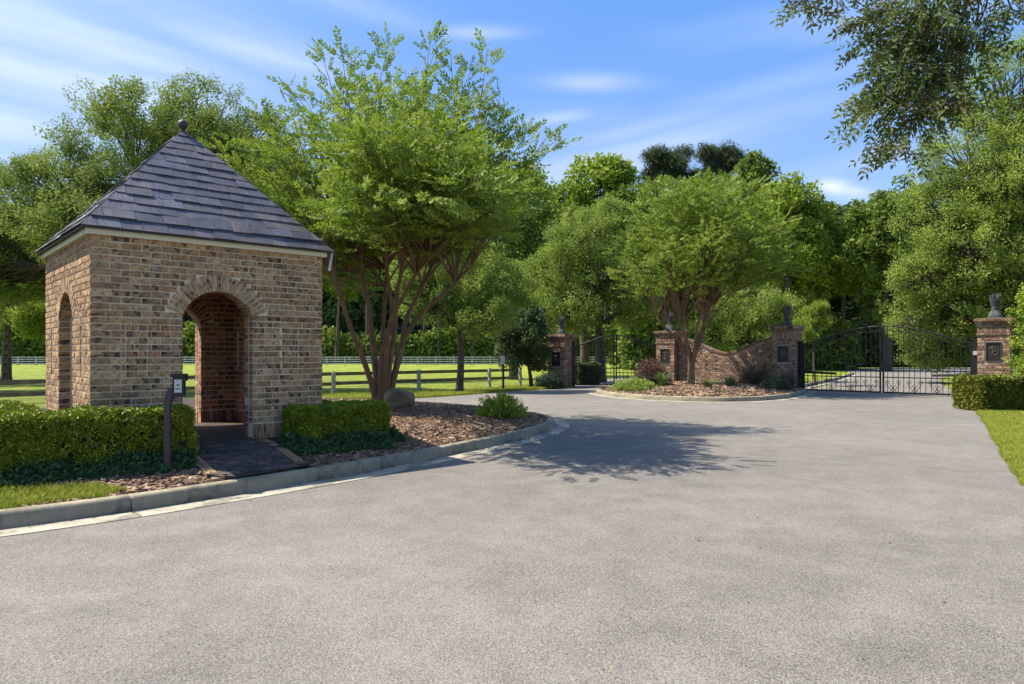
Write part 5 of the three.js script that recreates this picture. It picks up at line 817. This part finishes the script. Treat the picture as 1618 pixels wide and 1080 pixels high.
{ // curved-top wall
  const len = gwall[2] - 0.92, x = P2[0] + gwall[0] * 0.46, d = P2[1] + gwall[1] * 0.46, t = thing('curved_wall', 'low brick wall with a dipping curved top between two pillars', 'wall', x, 0.12, d, Math.atan2(gwall[1], gwall[0])), th = 0.26;
  const topAt = (a) => 1.30 + 0.62 * Math.pow(Math.abs(Math.sin((a / len - 0.52) * Math.PI * 0.98)), 1.7);
  const s = new THREE.Shape(); s.moveTo(0, -0.1); s.lineTo(len, -0.1); for (let k = 24; k >= 0; k--) s.lineTo(len * k / 24, topAt(len * k / 24) - 0.01); const cg = new THREE.ExtrudeGeometry(s, { depth: th - 0.012, bevelEnabled: false }); cg.translate(0, 0, -th / 2 + 0.006); const core = mesh('wall_core', cg, M.mortarDark, t);
  const X = new THREE.Vector3(1, 0, 0), Z = new THREE.Vector3(0, 0, 1), all = courseFace({ o: new THREE.Vector3(0, 0, th / 2), a: X, n: Z, len, y0: 0, y1: 1.992, depth: 0.1, proud: 0.005, seed: 1201 }), bk = courseFace({ o: new THREE.Vector3(0, 0, -th / 2), a: X, n: Z.clone().negate(), len, y0: 0, y1: 1.992, depth: 0.1, proud: 0.005, seed: 1202 });
  const tones = [[0.434, 0.298, 0.207], [0.378, 0.248, 0.172], [0.504, 0.369, 0.262], [0.308, 0.199, 0.145], [0.266, 0.185, 0.138]], mats = tones.map(brickMat), under = (b) => b.y + b.h / 2 < Math.min(topAt(b.a0), topAt(b.a1)) - 0.02;
  const r = rngOf(1203), hole = (b) => { const k = Math.round((b.y - 0.0415) / 0.083), q = Math.floor(b.a0 / 0.227); return k > 6 && k % 2 === 0 && (q + k / 2) % 2 === 0 && b.a0 < 1.75 && b.a0 > 0.45; };
  const heads = [], vis = all.filter(under); vis.forEach((b) => { if (hole(b) && b.a1 - b.a0 > 0.18) { heads.push({ ...b, a0: b.a1 - 0.095 }); b.a1 -= 0.107; } }); layBricks(heads, core, [darkMats[3], darkMats[0]]);
  vis.sort((p, q) => q.y - p.y); layBricks(vis.slice(0, 290), core, mats); mergeBricks([...vis.slice(290), ...bk.filter(under)], core, tones, 'brickwork');
  const g1 = new GB(); // coping of bricks on edge following the curve
  for (let a = 0.03; a < len - 0.06; a += 0.083) { const m = mesh('coping_brick', brickGeos[Math.floor(r() * brickGeos.length)], [mats[3], mats[4], mats[1]][Math.floor(r() * 3)], t), sl = Math.atan2(topAt(a + 0.04) - topAt(a - 0.04), 0.08); m.position.set(a, topAt(a) + 0.045, 0); m.rotation.set(0, 0, sl); m.scale.set(0.074, 0.11, th + 0.06); }
}
console.log('walls');

// ---------------------------------------------------------------- iron gates
function gateLeaf(hinge, dir, w, h0, h1, label, y, flip, n, group, arm) {
  const t = thing('iron_gate_leaf', label, 'gate', hinge[0], y, hinge[1], Math.atan2(dir[1], dir[0]), group), P = (a, b, c = 0) => new THREE.Vector3(a, b, c);
  const topAt = (a) => mix(h0, h1, Math.sin(a / w * Math.PI / 2) ** 1.25);
  mesh('hinge_stile', boxGeo(0.03, (h0 + 0.02) / 2 + 0.05, 0, 0.06, h0 - 0.06, 0.06), M.iron, t); mesh('meeting_stile', boxGeo(w - 0.03, h1 / 2 + 0.05, 0, 0.055, h1 - 0.06, 0.055), M.iron, t);
  mesh('bottom_rail', boxGeo(w / 2, 0.1, 0, w - 0.12, 0.055, 0.04), M.iron, t); mesh('middle_rail', boxGeo(w / 2, 0.64, 0, w - 0.12, 0.035, 0.032), M.iron, t);
  for (const [nm, dy, rr] of [['top_arch', 0, 0.024], ['lower_arch', -0.17, 0.014]]) { const pts = []; for (let k = 0; k <= 14; k++) { const a = 0.03 + (w - 0.06) * k / 14; pts.push(P(a, topAt(a) + dy)); } mesh(nm, tubeGeo(pts, rr, 6), M.iron, t); }
  const gap = w / (n + 1), finial = (() => { const g = new GB(); g.tube([P(0, 0), P(0, 0.06), P(0, 0.09), P(0, 0.15)], [0.01, 0.012, 0.02, 0.002], 6); g.box(0, 0.075, 0, 0.07, 0.012, 0.012); return g.geo(); })();
  for (let k = 1; k <= n; k++) { const a = gap * k, p = mesh('picket', boxGeo(a, (topAt(a) + 0.12) / 2, 0, 0.019, topAt(a) - 0.12, 0.019), M.iron, t); if (k % 3 === 1) { const f = mesh('finial', finial, M.iron, p); f.position.set(a, topAt(a) + 0.015, 0); } }
  const scroll = (s) => { const pts = []; for (let k = 0; k <= 10; k++) { const u = k / 10; pts.push(P(s * (0.015 + 0.27 * Math.sin(u * Math.PI * 0.5) * gap / 0.19 * 0.95), 0.13 + 0.34 * u + 0.05 * Math.sin(u * Math.PI))); } const e = pts.at(-1); for (let k = 1; k <= 16; k++) { const u = k / 16, rr = 0.075 * (1 - u * 0.75), a = Math.PI * 2.6 * u; pts.push(P(e.x - s * (0.075 - rr * Math.cos(a) * 1), e.y + 0.0 + rr * Math.sin(a))); } return tubeGeo(pts, 0.0095, 5); };
  const sc = [scroll(1), scroll(-1)];
  for (let k = 2; k <= n - 1; k += 4) { for (const g of sc) { const m = mesh('scroll', g, M.iron, t); m.position.x = gap * k; } const ray = new GB(); for (const [px, py] of [[-0.11, 0], [0.11, 0], [-0.09, 0.26], [0.09, 0.26]]) ray.tube([P(0, 0.26), P(px, 0.13 + py)], 0.0085, 4); const m = mesh('spray_bars', ray.geo(true), M.iron, t); m.position.x = gap * k; const kn = mesh('collar', new THREE.SphereGeometry(0.026, 8, 6), M.iron, t); kn.position.set(gap * k, 0.26, 0); }
  if (arm) { const g = new GB(); g.tube([P(0.1, 0.78, -0.12), P(arm, 0.74, -0.10)], [0.05, 0.04], 8); g.box(0.12, 0.78, -0.12, 0.16, 0.12, 0.1); mesh('opener_arm', g.geo(), M.iron, t); }
}
{
  const a = [P3[0] + gd[0] * 0.62, P3[1] + gd[1] * 0.62], b = [P4[0] - gd[0] * 0.62, P4[1] - gd[1] * 0.62], w = Math.hypot(b[0] - a[0], b[1] - a[1]) / 2 - 0.02, g1 = 'leaves of the wide gate', g2 = 'leaves of the left gate';
  gateLeaf(a, gd, w, 1.85, 2.48, 'leaf of the wide black iron gate hinged at the shaded pillar', -0.02, false, 15, g1, 1.15);
  gateLeaf(b, [-gd[0], -gd[1]], w, 1.85, 2.48, 'leaf of the wide black iron gate hinged at the reddish pillar', -0.02, true, 15, g1, 1.15);
  const c = [P1[0] + ge[0] * 0.62, P1[1] + ge[1] * 0.62], e = [P2[0] - ge[0] * 0.62, P2[1] - ge[1] * 0.62], w2 = Math.hypot(e[0] - c[0], e[1] - c[1]) / 2 - 0.02;
  gateLeaf(c, ge, w2, 1.8, 2.3, 'leaf of the narrower iron gate next to the pillar by the dark shrub', -0.02, false, 9, g2); gateLeaf(e, [-ge[0], -ge[1]], w2, 1.8, 2.3, 'leaf of the narrower iron gate next to the purple shrub', -0.02, true, 9, g2);
  const post = (p, dir, k, label, h = 2.0) => { const x = p[0] + dir[0] * k, d = p[1] + dir[1] * k, t = thing('gate_post', label, 'post', x, -0.03, d, Math.atan2(dir[1], dir[0]), 'black steel gate posts'); mesh('shaft', boxGeo(0, h / 2, 0, 0.15, h, 0.15), M.iron, t); const c2 = new GB(); c2.box(0, h + 0.012, 0, 0.18, 0.025, 0.18); mesh('cap', c2.geo(), M.iron, t); return t; };
  post(P3, gd, 0.535, 'black steel post on the gate side of the shaded pillar', 1.95); const p4 = post(P4, gd, -0.535, 'black steel post on the gate side of the reddish pillar', 2.05); post(P1, ge, 0.535, 'black steel post on the gate side of the pillar by the dark shrub'); post(P2, ge, -0.535, 'black steel post on the left gate side of the wall pillar');
  mesh('sensor_box', boxGeo(0, 1.52, 0.105, 0.11, 0.13, 0.06), M.whitePaint, p4);
}
// ---------------------------------------------------------------- field fences
{
  const y = -0.21, A = [-7.24, 28], u = unit([-7.24, 28], [-1.12, 34]), t = thing('rail_fence', 'weathered post and rail fence along the near side of the field', 'fence', A[0], y, A[1], Math.atan2(u[1], u[0])), sp = 4.285, r = rngOf(1301);
  const ks = [-6, -5, -4, -3, -2, -1, 0, 1, 2, 2.5]; ks.forEach((k, n) => { mesh('post', boxGeo(0, 0.47, 0, 0.13, 0.96, 0.13), M.paleWood, t).position.set(k * sp, (r() - 0.5) * 0.03, 0); if (n) { const k0 = ks[n - 1], l = (k - k0) * sp; for (const h of [0.84, 0.45]) { const m = mesh('rail', boxGeo(0, 0, 0, l - 0.02, 0.14, 0.04), M.shadedRailWood, t); m.position.set((k + k0) / 2 * sp, h + (r() - 0.5) * 0.02, -0.09); m.rotation.z = (r() - 0.5) * 0.006; } } });
  const t2 = thing('board_fence', 'long white four board fence on the far side of the field', 'fence', -78, -0.28, 95), bay = 2.5, pg = boxGeo(0, 0.62, 0, 0.14, 1.3, 0.14), rg = boxGeo(0, 0, 0, bay - 0.02, 0.13, 0.04);
  for (let k = 0; k < 44; k++) { mesh('post', pg, M.whitePaint, t2).position.set(k * bay, 0, 0); if (k) for (const h of [0.28, 0.58, 0.88, 1.18]) mesh('board', rg, M.whitePaint, t2).position.set((k - 0.5) * bay, h, 0.09); }
  const sp2 = thing('marker_post', 'black post with a small white plate before the fence', 'post', PX(795, 29), -0.1, 29); mesh('shaft', tubeGeo([new THREE.Vector3(0, -0.1, 0), new THREE.Vector3(0, 1.12, 0)], 0.05, 8), M.iron, sp2); mesh('plate', boxGeo(-0.02, 1.30, 0.02, 0.2, 0.36, 0.05), std([0.45, 0.47, 0.46], { roughness: 0.5 }), sp2);
}
scene.traverse((o) => { if (o.isMesh) { o.castShadow = true; o.receiveShadow = true; } });
renderer.render(scene, camera);
